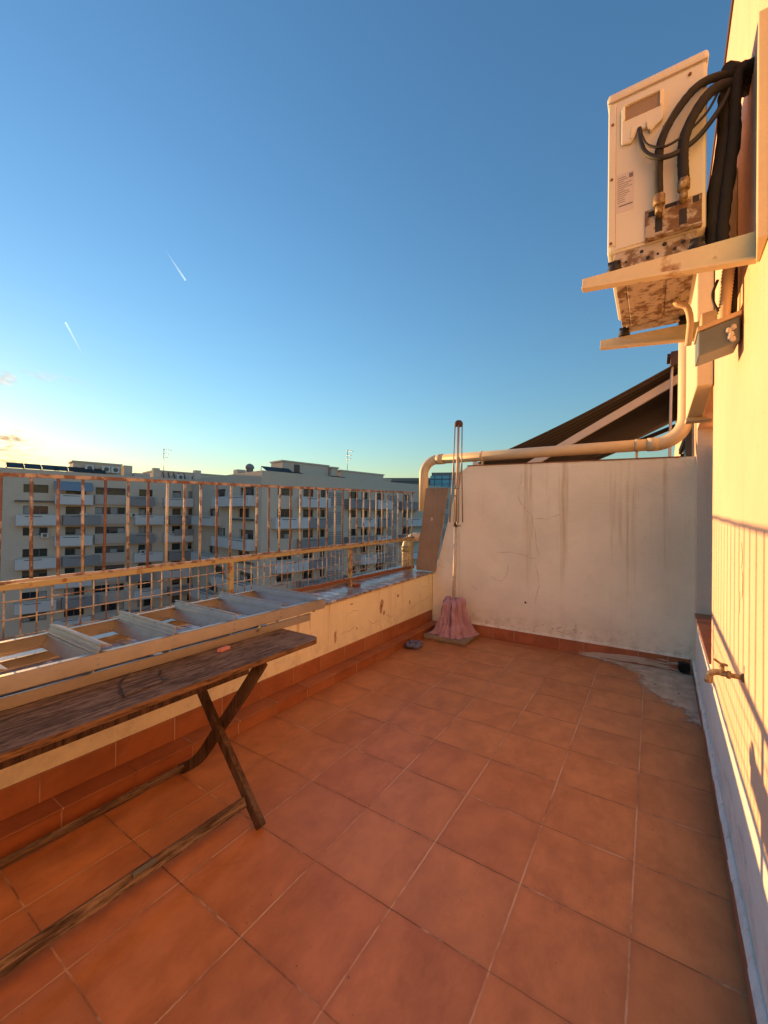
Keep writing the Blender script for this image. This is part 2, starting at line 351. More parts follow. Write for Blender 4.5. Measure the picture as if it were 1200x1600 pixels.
# ------------------------------------------------------------------ setting
m = MB(); m.box((-2.46,-3.5,-.25), (.62,YB+.02,0)); tag(m.build('terrace_floor', M['floor']), kind='structure')
m = MB(); m.box((-2.46,5.07,-.25), (.62,11.,-.004)); tag(m.build('neighbour_terrace_floor', M['floor']), kind='structure')
m = MB(); m.add([(-3000,-3000,GZ),(3000,-3000,GZ),(3000,3000,GZ),(-3000,3000,GZ)], [(0,1,2,3)]); tag(m.build('ground', M['asphalt']), kind='structure')

# parapet
pw = thing('parapet_wall', 'low peeling parapet wall glowing orange below the rusty railing', 'wall', (XP, 2, 0))
m = MB()
def par_strip(y0, y1):
    m.hexa([(-2.9,y0,GZ),(XP,y0,GZ),(XP,y1,GZ),(-2.9,y1,GZ)], [(-2.9,y0,cz(y0)-.022),(XP,y0,cz(y0)-.022),(XP,y1,cz(y1)-.022),(-2.9,y1,cz(y1)-.022)])
par_strip(-3.5, 11.)
m.box((-2.9,-45,GZ),(-2.5,-3.51,.62)); m.box((-2.9,11.01,GZ),(-2.5,48,.8))
N = (1,0,0)
for c, rx, rz in (((XP,3.72,.53),.035,.055),((XP,3.70,.47),.03,.05),((XP,3.76,.42),.025,.03),((XP,4.05,.56),.03,.02),((XP,4.33,.44),.018,.028),((XP,2.94,.36),.018,.06),((XP,3.27,.36),.012,.012),((XP,3.18,.62),.03,.008)):
    blob(m, c, N, rx, rz, .0015, 2)
for pts in ([(3.0,.37),(3.15,.36),(3.24,.39),(3.29,.36)],[(3.1,.52),(3.2,.55),(3.3,.53),(3.32,.45)],[(4.6,.63),(4.66,.57),(4.78,.58)],[(4.4,.36),(4.6,.40),(4.85,.42)],[(3.8,.4),(3.93,.33),(3.99,.42),(4.0,.62)],[(3.45,.4),(3.55,.35),(3.66,.36)],[(4.55,.52),(4.62,.47)],[(2.6,.63),(2.62,.3)]):
    ribbon(m, [(XP,a,b) for a,b in pts], N, .005, .002, 1)
m.build('wall_body', [M['parapet'], M['crack'], M['peel']], pw)
m = MB(); ys = [-3.5] + [.1+.42*i for i in range(12)] + [YB+.35]
m.hexa([(-2.93,-3.5,cz(-3.5)-.022),(XP+.018,-3.5,cz(-3.5)-.022),(XP+.018,11,cz(11)-.022),(-2.93,11,cz(11)-.022)], [(-2.93,-3.5,cz(-3.5)),(XP+.018,-3.5,cz(-3.5)),(XP+.018,11,cz(11)),(-2.93,11,cz(11))])
cop = m.build('coping', M['coping'], pw, .004)
m = MB(); m.hexa([(-2.93,-3.5,cz(-3.5)+.001),(-2.84,-3.5,cz(-3.5)+.001),(-2.84,YB,cz(YB)+.001),(-2.93,YB,cz(YB)+.001)], [(-2.93,-3.5,cz(-3.5)+.045),(-2.85,-3.5,cz(-3.5)+.04),(-2.85,YB,cz(YB)+.04),(-2.93,YB,cz(YB)+.045)])  # lip added to raise the parapet's shadow edge on the house wall
m.build('shadow_kerb', M['steel'], cop)
m = MB(); m.box((XP-.002,-3.5,.1005), (XP+.014,YB-.014,.238)); m.build('skirting', M['skirt_y'], pw, .003)
m = MB(); m.box((XP+.001,-3.5,.001), (-2.325,YB-.002,.088)); m.box((XP+.001,-3.5,.0885), (-2.308,YB-.002,.1)); m.build('step', M['step'], pw, .003)

# railing on the coping
XR = -2.7
def tz(y): return 1.675 + .0285*(y-.65)
def mz(y): return 1.112 + .0142*(y-.65)
bz = .797
rl = thing('railing', 'rust eaten railing with upright bars over wire mesh along the parapet', 'railing', (XR, 2, .7))
Y0, Y1 = -.6, 4.86
m = MB(); m.bar([(XR,y,tz(y)+random.uniform(-.003,.003)) for y in [Y0+(Y1-Y0)*i/24 for i in range(25)]], .018, .02); m.build('top_rail', M['bar_rust'], rl)
m = MB(); m.bar([(XR,y,mz(y)+random.uniform(-.002,.002)) for y in [Y0+(Y1-Y0)*i/24 for i in range(25)]], .035, .03); m.build('mid_rail', M['rail_yellow'], rl, .003)
m = MB(); m.bar([(XR,y,mz(y)+.0235+random.uniform(-.002,.003)) for y in [Y0+(Y1-Y0)*i/60 for i in range(61)]], .03, .014); m.build('rusted_strip', M['bar_rust'], rl)
m = MB(); m.bar([(XR,y,bz+random.uniform(-.004,.004)) for y in [Y0+(Y1-Y0)*i/80 for i in range(81)]], .03, .034); m.build('bottom_rail', M['rust_heavy'], rl)
for y in (.35, 1.985, 3.475, 4.8):
    m = MB(); m.box((XR-.016,y-.02,cz(y)-.005), (XR+.017,y+.02,mz(y)-.004)); m.build('post', M['rail_yellow'], rl, .003)
yb = [.655,.775,.89,1.005,1.12,1.245,1.365,1.49,1.61,1.73,1.86]
yy = yb[0]-.12*9
yb = [yb[0]-.12*k for k in range(9,0,-1)] + yb
while yb[-1] < 4.7: yb.append(yb[-1]+.123)
for i, y in enumerate(yb):
    m = MB(); a = random.uniform(-.006,.006)
    m.tube([(XR,y+a,mz(y)+.025),(XR+random.uniform(-.003,.003),y+a*.3,(tz(y)+mz(y))/2),(XR,y,tz(y)-.008)], .0082, 8)
    m.build('bar', M['bar_rust'] if i % 2 else M['bar_cream'], rl)
y = Y0+.03; i = 0
while y < 4.82:
    m = MB(); m.tube([(XR,y,bz),(XR+random.uniform(-.002,.002),y,mz(y)-.01)], .0038, 6); m.build('mesh_wire', M['mesh'], rl)
    y += .0655; i += 1
for d in (.075, .165, .255):
    m = MB(); m.tube([(XR+.0075,y,mz(y)-d-(mz(y)-1.115)*.3) for y in [Y0,1.0,1.985,3.0,4.0,Y1]], .0036, 6); m.build('cross_wire', M['mesh'], rl)

# partition wall at the far end
bw = thing('partition_wall', 'tall white partition wall with brown drip streaks at the far end', 'wall', (-1, YB, 0))
m = MB()
xr = wx(YB)+.04
zt = lambda x: 2.124 + (2.092-2.124)*(x+1.93)/2.28
out = [(-2.44,YB,0),(xr,YB,0),(xr,YB,zt(xr)),(-1.96,YB,zt(-1.96)),(-2.075,YB,2.035),(-2.41,YB,.70),(-2.44,YB,.70)]
m.prism(out, (0,.13,0))
N = (0,-1,0)
for pts in ([(-1.28,2.0),(-1.33,1.8),(-1.31,1.66),(-1.17,1.5),(-1.13,1.3),(-1.1,1.05)],[(-1.14,1.47),(-1.0,1.47),(-.86,1.52)],[(-1.66,.76),(-1.53,.70),(-1.46,.78),(-1.43,.92)],[(-1.12,.95),(-1.08,.7),(-1.13,.48)],[(-1.6,1.05),(-1.35,1.06),(-1.12,1.0)],[(-2.4,.87),(-2.33,.83),(-2.26,.81)],[(-.72,.36),(-.69,.31),(-.70,.27)],[(-.95,.22),(-.8,.19),(-.72,.21)],[(-1.9,.60),(-1.82,.58)]):
    ribbon(m, [(a,YB,b) for a,b in pts], N, .0045, .0015, 1)
blob(m, (-1.235,YB,.485), N, .013, .013, .002, 2, 12, .1)
for k in range(9): blob(m, (random.uniform(-1.1,-.6),YB,random.uniform(.18,.26)), N, .012, .006, .0018, 1, 8)
m.build('wall_body', [M['back'], M['crack'], M['black']], bw)
m = MB(); P = [(-1.97+i*.1, zt(-1.97+i*.1)) for i in range(23)]
for (a, b), (c, d) in zip(P, P[1:]):
    e = random.uniform(.004,.012); m.hexa([(a,YB-e,b-.004),(c,YB-e,d-.004),(c,YB+.14,d-.004),(a,YB+.14,b-.004)], [(a,YB-e,b+.008),(c,YB-e,d+.008),(c,YB+.14,d+.008),(a,YB+.14,b+.008)])
m.build('drip_edge', M['drip_edge'], bw)
m = MB(); m.box((-2.30,YB-.013,.001), (wx(YB)-.03,YB+.002,.138)); m.build('skirting', M['skirt_x'], bw, .003)
m = MB(); n_ = 40
for i in range(n_):
    a = -2.30+(wx(YB)+2.26)*i/n_; b = -2.30+(wx(YB)+2.26)*(i+1)/n_; h = random.uniform(.012,.022)
    m.hexa([(a,YB-.016,.1385),(b,YB-.016,.1385),(b,YB,.1385),(a,YB,.1385)], [(a,YB-.008,.14+h),(b,YB-.008,.14+h),(b,YB,.14+h),(a,YB,.14+h)])
m.build('plaster_lip', M['back'], bw)

# house wall on the right
hw = thing('house_wall', 'sunlit cream house wall with a deep window recess and red sill', 'building', (wx(2), 2, 0))
RY0, RY1, SZ, RD = 3.2, 4.76, .62, .135
ZT = 3.80
m = MB()
def wl(y0, y1, z0, z1, d0=0, th=.35, mi=0):
    m.hexa([(wx(y0,d0),y0,z0),(wx(y0)+th,y0,z0),(wx(y1)+th,y1,z0),(wx(y1,d0),y1,z0)], [(wx(y0,d0),y0,z1),(wx(y0)+th,y0,z1),(wx(y1)+th,y1,z1),(wx(y1,d0),y1,z1)], mi)
wl(-3.5, RY0, -.2, .56, 0, .35, 2); wl(-3.5, RY0, .56, ZT)                      # near part
wl(RY0, RY1, -.2, SZ-.016, 0, .35, 2)                  # below the sill
wl(RY0, RY1, 2.32, ZT)                      # above the recess
wl(RY1, RY1+.02, -.2, ZT, 0, .35, 3); wl(RY1+.02, 11., -.2, ZT)                       # beyond the partition
wl(11.01, 48., -.2, ZT); m.box((.2,-45,-.2),(.6,-3.51,ZT))   # the same house row on both sides
m.hexa([(wx(RY0)+RD,RY0,SZ-.016),(wx(RY0)+.35,RY0,SZ-.016),(wx(RY1)+.35,RY1,SZ-.016),(wx(RY1)+RD,RY1,SZ-.016)], [(wx(RY0)+RD,RY0,2.32),(wx(RY0)+.35,RY0,2.32),(wx(RY1)+.35,RY1,2.32),(wx(RY1)+RD,RY1,2.32)])
pk = Vector((1,-WB,0)).normalized()*-1
for y, z in ((2.02,1.36),(2.0,1.26),(2.07,1.18)): blob(m, (wx(y),y,z), pk, .022, .05, .0016, 1, 14)
m.build('wall_body', [M['house'], M['duct'], M['house_shade'], M['jamb']], hw)
m = MB(); m.hexa([(wx(RY0,.012),RY0+.002,SZ-.015),(wx(RY0)+RD-.002,RY0+.002,SZ-.015),(wx(RY1)+RD-.002,RY1-.002,SZ-.015),(wx(RY1,.012),RY1-.002,SZ-.015)], [(wx(RY0,.012),RY0+.002,SZ-.002),(wx(RY0)+RD-.002,RY0+.002,SZ),(wx(RY1)+RD-.002,RY1-.002,SZ),(wx(RY1,.012),RY1-.002,SZ-.002)])
m.build('sill', M['sill'], hw, .003)
m = MB()
for a in (0, 1):
    y = RY0+.05 if a == 0 else RY1-.09
    m.box((wx(y)+RD-.016,y,SZ+.002), (wx(y)+RD-.002,y+.05,2.30))
wfr = m.build('window_frame', M['frame'], hw)
m = MB(); m.hexa([(wx(RY0)+RD-.006,RY0+.11,SZ+.03),(wx(RY0)+RD-.002,RY0+.11,SZ+.03),(wx(RY1)+RD-.002,RY1-.1,SZ+.03),(wx(RY1)+RD-.006,RY1-.1,SZ+.03)], [(wx(RY0)+RD-.006,RY0+.11,2.2),(wx(RY0)+RD-.002,RY0+.11,2.2),(wx(RY1)+RD-.002,RY1-.1,2.2),(wx(RY1)+RD-.006,RY1-.1,2.2)])
m.build('window_pane', M['glass'], wfr)
m = MB(); y0, y1 = 3.15, 4.05
m.hexa([(.222,y0,2.31),(wx(y0)-.004,y0,2.31),(wx(y1)-.004,y1,2.28),(.218,y1,2.28)], [(.222,y0,3.05),(wx(y0)-.004,y0,3.05),(wx(y1)-.004,y1,3.05),(.218,y1,3.05)])
m.hexa([(.212,y1-.10,2.25),(wx(y1)+.05,y1-.10,2.25),(wx(y1)+.05,y1+.02,2.25),(.212,y1+.02,2.25)], [(.212,y1-.10,2.279),(wx(y1)-.004,y1-.10,2.279),(wx(y1)-.004,y1+.02,2.279),(.212,y1+.02,2.279)])
m.build('shutter_box', M['duct'], hw, .006)
m = MB(); wl(-3.5, 11., ZT, ZT+.04, .007, .38); m.build('eave_trim', M['eave'], hw)
m = MB(); m.box((.20,6.9,3.62), (.42,7.35,3.80)); m.box((.16,6.95,3.74), (.42,7.25,3.79)); m.build('eave_bracket', M['eave'], hw)
m = MB()
yA, yB_ = -3.5, YB-.016
m.hexa([(wx(yA,.014),yA,.001),(wx(yA)-.001,yA,.001),(wx(yB_)-.001,yB_,.001),(wx(yB_,.014),yB_,.001)], [(wx(yA,.014),yA,.128),(wx(yA)-.001,yA,.128),(wx(yB_)-.001,yB_,.128),(wx(yB_,.014),yB_,.128)])
m.build('skirting', M['skirt_r'], hw, .002)
m = MB(); n_ = 70
for i in range(n_):
    a = -3.5+(YB+3.48)*i/n_; b = -3.5+(YB+3.48)*(i+1)/n_; h = random.uniform(.018,.03); d = random.uniform(.019,.023)
    m.hexa([(wx(a,d),a,.1285),(wx(a)-.001,a,.1285),(wx(b)-.001,b,.1285),(wx(b,d),b,.1285)], [(wx(a,.008),a,.13+h),(wx(a)-.001,a,.13+h),(wx(b)-.001,b,.13+h),(wx(b,.008),b,.13+h)])
m.build('plaster_lip', M['house_shade'], hw)

# ------------------------------------------------------------------ pipes and board at the end of the partition
dp = thing('drain_pipe', 'long cream drain pipe running along the top of the partition wall', 'pipe', (-1, 5.0, 2.24))
PY, PZ = 5.0, 2.245
m = MB(); pr_ = .062
path = [(-2.43,PY,PZ),(-1.2,PY,PZ+.002),(.02,PY,PZ)]
m.tube(path, pr_, 20); m.build('pipe_run', M['pipe'], dp)
m = MB(); m.tube(arc((-2.43,PY,PZ-.2), .2, 90, 180, (1,0,0), (0,0,1), 10)+[(-2.63,PY,1.55)], pr_, 20); m.build('down_bend', M['pipe'], dp)
m = MB(); m.tube(arc((.02,PY,PZ+.25), .25, -90, 0, (1,0,0), (0,0,1), 12)+[(.272,PY,2.9),(.275,PY,3.7)], pr_+.006, 20)
m.build('riser_bend', M['pipe'], dp)
for x in (-2.38, .0):
    m = MB(); m.tube([(x-.05,PY,PZ),(x+.05,PY,PZ)], pr_+.007, 20); m.build('collar', M['pipe'], dp)
for x in (-1.80, -.14):
    m = MB(); m.tube([(x-.014,PY,PZ),(x+.014,PY,PZ)], pr_+.006, 20); m.box((x-.012,PY-.012,2.11), (x+.012,PY+.012,PZ-pr_+.002)); m.build('clamp', M['pipe'], dp)
ep = thing('elbow_pipe', 'short yellowed elbow pipe rising from the coping behind the mesh', 'pipe', (-2.86, 4.98, .74))
m = MB(); m.tube([(-2.88,4.98,cz(5)-.01),(-2.88,4.98,1.02)]+arc((-2.72,4.98,1.03), .16, 180, 90, (1,0,0), (0,0,1), 10)+[(-2.62,4.98,1.19)], .062, 20); m.build('bend', M['pipe'], ep)
m = MB(); m.tube([(-2.88,4.98,.98),(-2.88,4.98,1.06)], .068, 20); m.build('collar', M['rail_yellow'], ep)
m = MB(); a = [(-2.675,4.885,.80),(-2.385,4.872,.752),(-2.21,4.872,1.852),(-2.535,4.885,1.862)]
lo = [(-2.675,4.885,.752)]+a[1:2]+[a[1][:1]+(4.90,)+a[1][2:]]+[(-2.675,4.913,.752)]
vs = []
for k in range(13):
    f = k/12; jl = random.uniform(-.007,.007); jr = random.uniform(-.005,.005)
    xl = -2.675+f*.14+jl; xr2 = -2.385+f*.175+jr; z = .754+f*1.1
    vs += [(xl,4.885,z),(xr2,4.872,z-.004),(xr2,4.902,z-.004),(xl,4.915,z)]
fs = [(i*4+j, i*4+(j+1) % 4, (i+1)*4+(j+1) % 4, (i+1)*4+j) for i in range(12) for j in range(4)] + [(3,2,1,0),(48,49,50,51)]
m.add(vs, fs); blob(m, (-2.43,4.872,1.44), (-.05,-1,0), .014, .03, .008, 1, 12)
tag(m.build('board', [M['board'], M['ac_label']]), 'tall weathered brown board leaning against the end of the white partition', 'board')
m = MB(); vs = [(-2.80,3.52,cz(3.5)+.0),(-2.66,3.50,cz(3.5)),(-2.65,3.60,cz(3.5)),(-2.79,3.63,cz(3.5))]
m.hexa(vs, [(x*.999+.002,y,cz(3.5)+.033) for x,y,_ in vs]); tag(m.build('brick_piece', M['rust_heavy'], None, .006), 'broken piece of red brick lying on the coping by the railing foot', 'brick')

# ------------------------------------------------------------------ rotary clothes dryer
dr = thing('rotary_clothes_dryer', 'folded metal rotary clothes dryer standing on a square concrete slab', 'clothes dryer', (-2.03, 4.66, 0))
m = MB(); m.box((-2.31,4.42,.004), (-1.775,4.895,.055)); m.build('base_slab', M['concrete'], dr, .012)
m = MB(); m.tube([(-2.028,4.66,.055),(-2.004,4.66,1.40)], .0205, 14); m.build('lower_pole', M['pole'], dr)
m = MB(); m.tube([(-2.004,4.66,1.38),(-1.982,4.66,2.60)], .0155, 14); m.build('upper_pole', M['pole'], dr)
m = MB(); m.tube([(-2.006,4.66,1.36),(-2.004,4.66,1.41)], .027, 14); m.build('locking_collar', M['eave'], dr)
m = MB(); m.lathe([(0,.055),(.03,.05),(.047,.03),(.052,.005),(.045,-.02),(.012,-.025)], (-1.981,4.66,2.60), 18); m.build('hub', M['eave'], dr)
m = MB(); m.lathe([(.013,.02),(.03,.015),(.03,-.02),(.013,-.025)], (-1.995,4.66,1.84), 14); m.build('slider', M['steel'], dr)
for k in range(4):
    a = R(20+90*k); ca, sa = math.cos(a), math.sin(a)
    m = MB(); m.tube([(-1.981+.042*ca,4.66+.042*sa,2.59),(-1.99+.05*ca,4.66+.05*sa,2.1),(-2.00+.075*ca,4.66+.075*sa,1.42)], .0075, 8); arm_ = m.build('arm', M['dryer_arm'], dr)
    m = MB(); m.tube([(-1.995+.028*ca,4.66+.028*sa,1.84),(-1.985+.05*ca,4.66+.05*sa,2.20)], .006, 8); m.build('strut', M['dryer_arm'], arm_)
    a += R(22); ca, sa = math.cos(a), math.sin(a)
    m = MB(); m.tube([(-1.985+.05*ca,4.66+.05*sa,2.20),(-2.00+.085*ca,4.66+.085*sa,1.41)], .006, 8); m.build('link_rod', M['dryer_arm'], arm_)
m = MB(); m.tube(smooth_path([(-1.99,4.645,1.48),(-1.975,4.62,1.42),(-1.95,4.60,1.375),(-1.925,4.59,1.37),(-1.915,4.59,1.385)]), .009, 8); m.build('crank_hook', M['dryer_arm'], dr)
# cloth
m = MB(); nu, nv = 220, 44
prof = [(.018,.36),(.022,.44),(.045,.487),(.082,.482),(.112,.43),(.118,.36),(.128,.285),(.155,.195),(.192,.11),(.222,.067),(.242,.0605)]
def pf(t):
    q = t*(len(prof)-1); i = min(int(q), len(prof)-2); f = q-i; return tuple(prof[i][k]*(1-f)+prof[i+1][k]*f for k in (0,1))
vs = []
for j in range(nv):
    t_ = j/(nv-1); r0, z0 = pf(t_)
    for i in range(nu):
        th = 2*math.pi*i/nu
        amp = .10+.42*min(1, t_*1.7)*(1-.45*t_)
        q = 0                                   # round ridges with sharp valleys, drifting sideways down the cloth
        for k_, ph, dr_, aa in ((5,.4,1.1,1.),(8,2.1,-1.6,.8),(13,4.4,2.2,.55),(21,1.2,-1.0,.3)):
            q += aa*(abs(math.sin((k_*th+ph+dr_*t_*2+.7*math.sin(2*th+k_))/2))**.55-.70)
        w = q/1.0 - 1.1*math.exp(-((math.sin((th+1.75)/2))/.10)**2)*max(0,.7-t_)
        r = r0*(1+amp*w*1.05); z = z0 + (.012*math.sin(4*th+1)+.01*math.sin(7*th))*(1 if .05 < t_ < .6 else 0)
        if t_ > .85: z = max(.0575, z0 + .012*max(0, w)*(1.4-t_))
        r *= 1+.06*math.sin(2*th+.5)
        nq = mnoise.noise(Vector((math.cos(th)*r0*16, math.sin(th)*r0*16, z0*13+3)))
        nr = 1-2*abs(mnoise.noise(Vector((math.cos(th)*r0*22+5, math.sin(th)*r0*22, z0*20+t_*4))))
        r += (.016*nq+.012*nr)*min(1, t_*2.2)*(1 if t_ < .85 else .6); z += .018*nq*(1 if .1 < t_ < .8 else 0)
        cx, cy = -2.022, 4.66
        x, y2 = cx+r*math.cos(th), cy+r*math.sin(th)*.93
        vs.append((x, min(y2, 4.905), z))
fs = [(j*nu+i, j*nu+(i+1) % nu, (j+1)*nu+(i+1) % nu, (j+1)*nu+i) for j in range(nv-1) for i in range(nu)]
m.add(vs, fs, 0, True)
cl = tag(m.build('cloth', M['pink']), 'faded pink cloth tied in folds around the foot of the clothes dryer', 'cloth')
sm = cl.modifiers.new('s', 'SOLIDIFY'); sm.thickness = .003
# rag on the floor
m = MB()
for k in range(9):
    a = random.uniform(0, 6.28); cx, cy = -2.245+random.uniform(-.05,.05), 4.08+random.uniform(-.05,.05)
    pts = [(cx+.06*math.cos(a+i*.8)*random.uniform(.5,1), cy+.07*math.sin(a+i*.8)*random.uniform(.5,1), .018+random.uniform(0,.03)) for i in range(6)]
    m.tube(smooth_path(pts, 5), [random.uniform(.012,.03) for _ in range(26)], 8)
tag(m.build('rag', M['rag']), 'small crumpled blue grey rag on the floor by the concrete slab', 'rag')
# cement smear and drain
m = MB(); edge = []
key = [(-.80,4.905),(-.62,4.885),(-.45,4.84),(-.30,4.76),(-.17,4.66),(-.10,4.56),(-.08,4.38),(-.03,4.20),(.04,4.05),(.11,3.97),(.17,3.93),(.21,3.80),(.235,3.73)]
top = [(wx(4.914)-.02,4.914),(wx(3.72)-.017,3.72)]
for (a, b), (c, d) in zip(key, key[1:]):
    for i in range(9):
        f = i/9; q = 1+random.gauss(0,.022); x, y = a+(c-a)*f, b+(d-b)*f
        edge.append((min(.29, .29+(x-.29)*q), min(4.913, 4.914+(y-4.914)*q)))
cx0, cy0 = .30, 4.914
pts = [(cx0,cy0), (-1.05,cy0)] + [(min(wx(b)-.017, cx0+(a-cx0)*1.22), min(cy0, cy0+(b-cy0)*1.18)) for a, b in edge] + [(wx(3.45)-.017,3.45), (wx(4.3)-.017,4.3), (wx(cy0)-.017,cy0)]
m.add([(a,b,.004) for a,b in pts], [(0,i,i+1) for i in range(1,len(pts)-1)])
n_fan = len(pts)
for x, y in ((.03,4.42),(.20,4.30)): blob(m, (x,y,0), (0,0,1), .009, .012, .0055, 1, 10, .1, (1,0,0))
cp = m.build('cement_patch', [M['cement_fade'], M['black']]); fa = cp.data.attributes.new('fade', 'FLOAT', 'POINT')
for q, v in enumerate(fa.data): v.value = (1. if q == 0 or q in (n_fan-1, n_fan-2) else 0.) if q < n_fan else 1.
tag(cp, 'pale grey smear of cement brushed over the tiles in the right corner', 'cement patch')
m = MB()
for k in range(30):
    x = random.uniform(-.55,.25); z = random.uniform(.012,.11)*(.4+.6*(x+.55)/.8); L = random.uniform(.12,.35); w = random.uniform(.004,.016)
    m.add([(a,YB-.0145-k*.0001,b) for a,b in ((x-L/2,z),(x,z-w),(min(x+L/2,.30),z),(x,z+w))], [(0,1,2,3)])
tag(m.build('cement_streaks', M['cement']), 'thin cement streaks brushed across the back skirting tiles beside the drain spout', 'cement streaks')
m = MB(); c0 = Vector((.262,4.905,.062))
m.tube([c0+Vector((0,.02,0)), c0+Vector((0,-.045,0))], [.048,.05], 18, 0, True, False)
m.tube([c0+Vector((0,.02,0)), c0+Vector((0,-.045,0))], [.040,.041], 18, 0, True, False); m.tube([c0+Vector((0,-.045,0)), c0+Vector((0,-.046,0))], [.05,.041], 18, 0, True, False)
m.lathe([(0,0),(.041,0)], (0,0,0), 4); m.box((c0.x-.042,4.9,.02), (c0.x+.042,4.912,.104))
tag(m.build('drain_spout', M['black']), 'black round drain spout low in the far right corner', 'drain')
# faucet
fc = thing('faucet', 'weathered brass garden tap sticking out of the sunlit wall', 'tap', (wx(1.95), 1.95, .93))
fy, fz = 1.95, .925; fx = wx(fy)
m = MB(); m.tube([(fx+.01,fy,fz),(fx-.006,fy,fz)], .016, 14); m.tube([(fx,fy,fz),(fx-.035,fy,fz+.002),(fx-.062,fy,fz+.005)], [.0085,.009,.012], 12)
m.tube([(fx-.036,fy,fz+.002),(fx-.047,fy,fz+.003)], .015, 6)
m.tube(smooth_path([(fx-.058,fy,fz+.005),(fx-.080,fy,fz+.005),(fx-.095,fy,fz-.006),(fx-.099,fy,fz-.026)]), [.0115]*19, 12); m.tube([(fx-.099,fy,fz-.018),(fx-.099,fy,fz-.037)], .0135, 12)
m.build('body', M['brass'], fc)
m = MB(); m.tube([(fx-.061,fy,fz+.006),(fx-.061,fy,fz+.034)], [.009,.007], 10); m.bar([(fx-.045,fy,fz+.036),(fx-.063,fy,fz+.038),(fx-.084,fy,fz+.052)], .016, .006); m.build('lever', M['brass'], fc)

# ------------------------------------------------------------------ table
tb = thing('folding_table', 'weathered dark wooden folding table with crossed curved legs', 'table', (-1.9, .7, 0))
TZ = .80; TXF, TXB, TYE, TYN = -1.555, -2.30, 1.745, -.55
def rrect(x0, y0, x1, y1, r, z):
    P = []
    for cx, cy, a in ((x1-r,y1-r,0),(x0+r,y1-r,90),(x0+r,y0+r,180),(x1-r,y0+r,270)):
        for i in range(5): P.append((cx+r*math.cos(R(a+22.5*i)), cy+r*math.sin(R(a+22.5*i)), z))
    return P
m = MB(); P = rrect(TXB, TYN, TXF, TYE, .06, TZ-.024); n_ = len(P)
Q = [(x,y,TZ) for x,y,_ in P]
m.add(P+Q, [tuple(range(n_))[::-1]]); m.add(P+Q, [tuple(range(n_,2*n_))]); m.add(P+Q, [(i,(i+1) % n_,n_+(i+1) % n_,n_+i) for i in range(n_)], 1)
top = m.build('tabletop', [M['table'], M['table_edge']], tb, .004)
m = MB(); px, py = -1.70, .80
out = [(px-.10,py+.16),(px+.03,py+.11),(px+.035,py+.02),(px+.05,py-.04),(px-.08,py+.0),(px-.16,py+.08)]
m.prism([(a,b,TZ+.0005) for a,b in out], (0,0,.006)); m.build('splintered_patch', M['table'], top, .002)
m = MB()
for a in ([(px-.17,py+.08),(px-.08,py-.006),(px+.055,py-.045)],[(px-.10,py+.165),(px+.01,py+.12),(px+.05,py+.14)],[(px+.035,py+.11),(px+.045,py+.02)]): ribbon(m, [(x,y,TZ) for x,y in a], (0,0,1), .009, .0075, 0)
m.build('split', M['black'], top)
m = MB(); m.box((TXF-.085,-.4,TZ-.075), (TXF-.06,1.30,TZ-.025)); m.build('apron', M['leg'], tb, .003)
m = MB(); m.box((TXB+.05,-.4,TZ-.079), (TXB+.075,1.30,TZ-.025)); m.build('apron', M['stretcher'], tb, .003)
m = MB(); m.prism([(TXB+.08,1.56,TZ-.0245),(TXF-.07,1.56,TZ-.0245),(TXF-.075,1.56,TZ-.045),(TXF-.10,1.56,TZ-.055),(TXB+.08,1.56,TZ-.055)], (0,.045,0)); m.build('end_batten', M['leg'], tb, .003)
for y in (1.32, -.22):
    A = [(-1.538,y,.012),(-1.70,y,.185),(-1.905,y,.40),(-2.05,y,.56),(-2.24,y,.775)]
    m = MB(); m.bar(smooth_path(A, 5), .03, .052, (.7,0,.7)); m.build('leg', M['leg'], tb, .003)
    B = [(-2.27,y+.035,.012),(-2.10,y+.035,.13),(-1.93,y+.035,.335),(-1.77,y+.035,.53),(-1.64,y+.035,.70),(-1.585,y+.035,.775)]
    m = MB(); m.bar(smooth_path(B, 5), .03, .055, (-.7,0,.7)); m.build('leg', M['leg'], tb, .003)
m = MB(); m.bar([(-1.655,-.2,.105),(-1.635,1.30,.105)], .022, .045, (-.5,0,1)); stre = m.build('stretcher', M['stretcher'], tb, .003)
m = MB(); m.bar([(-2.225,-.2,.045),(-2.225,1.34,.045)], .022, .04, (.5,0,1)); m.build('stretcher', M['stretcher'], tb, .003)
m = MB(); m.bar([(-1.6415,.79,.1205),(-1.6395,.875,.1205)], .0225, .016, (-.5,0,1)); m.build('metal_repair_plate', plain('stained_tin', (.10,.115,.12), .5, .3, .4, 60), stre)
m = MB(); m.hexa([(-1.815,1.265,TZ+.001),(-1.79,1.27,TZ+.001),(-1.80,1.33,TZ+.001),(-1.825,1.325,TZ+.001)], [(-1.815,1.265,TZ+.018),(-1.79,1.27,TZ+.018),(-1.80,1.33,TZ+.018),(-1.825,1.325,TZ+.018)])
m.hexa([(-1.805,1.255,TZ+.004),(-1.797,1.256,TZ+.004),(-1.80,1.27,TZ+.004),(-1.81,1.27,TZ+.004)], [(-1.805,1.255,TZ+.014),(-1.797,1.256,TZ+.014),(-1.80,1.27,TZ+.014),(-1.81,1.27,TZ+.014)])
tag(m.build('plastic_clip', M['peg'], None, .003), 'tiny pink plastic clip lying on the wooden tabletop', 'clip')

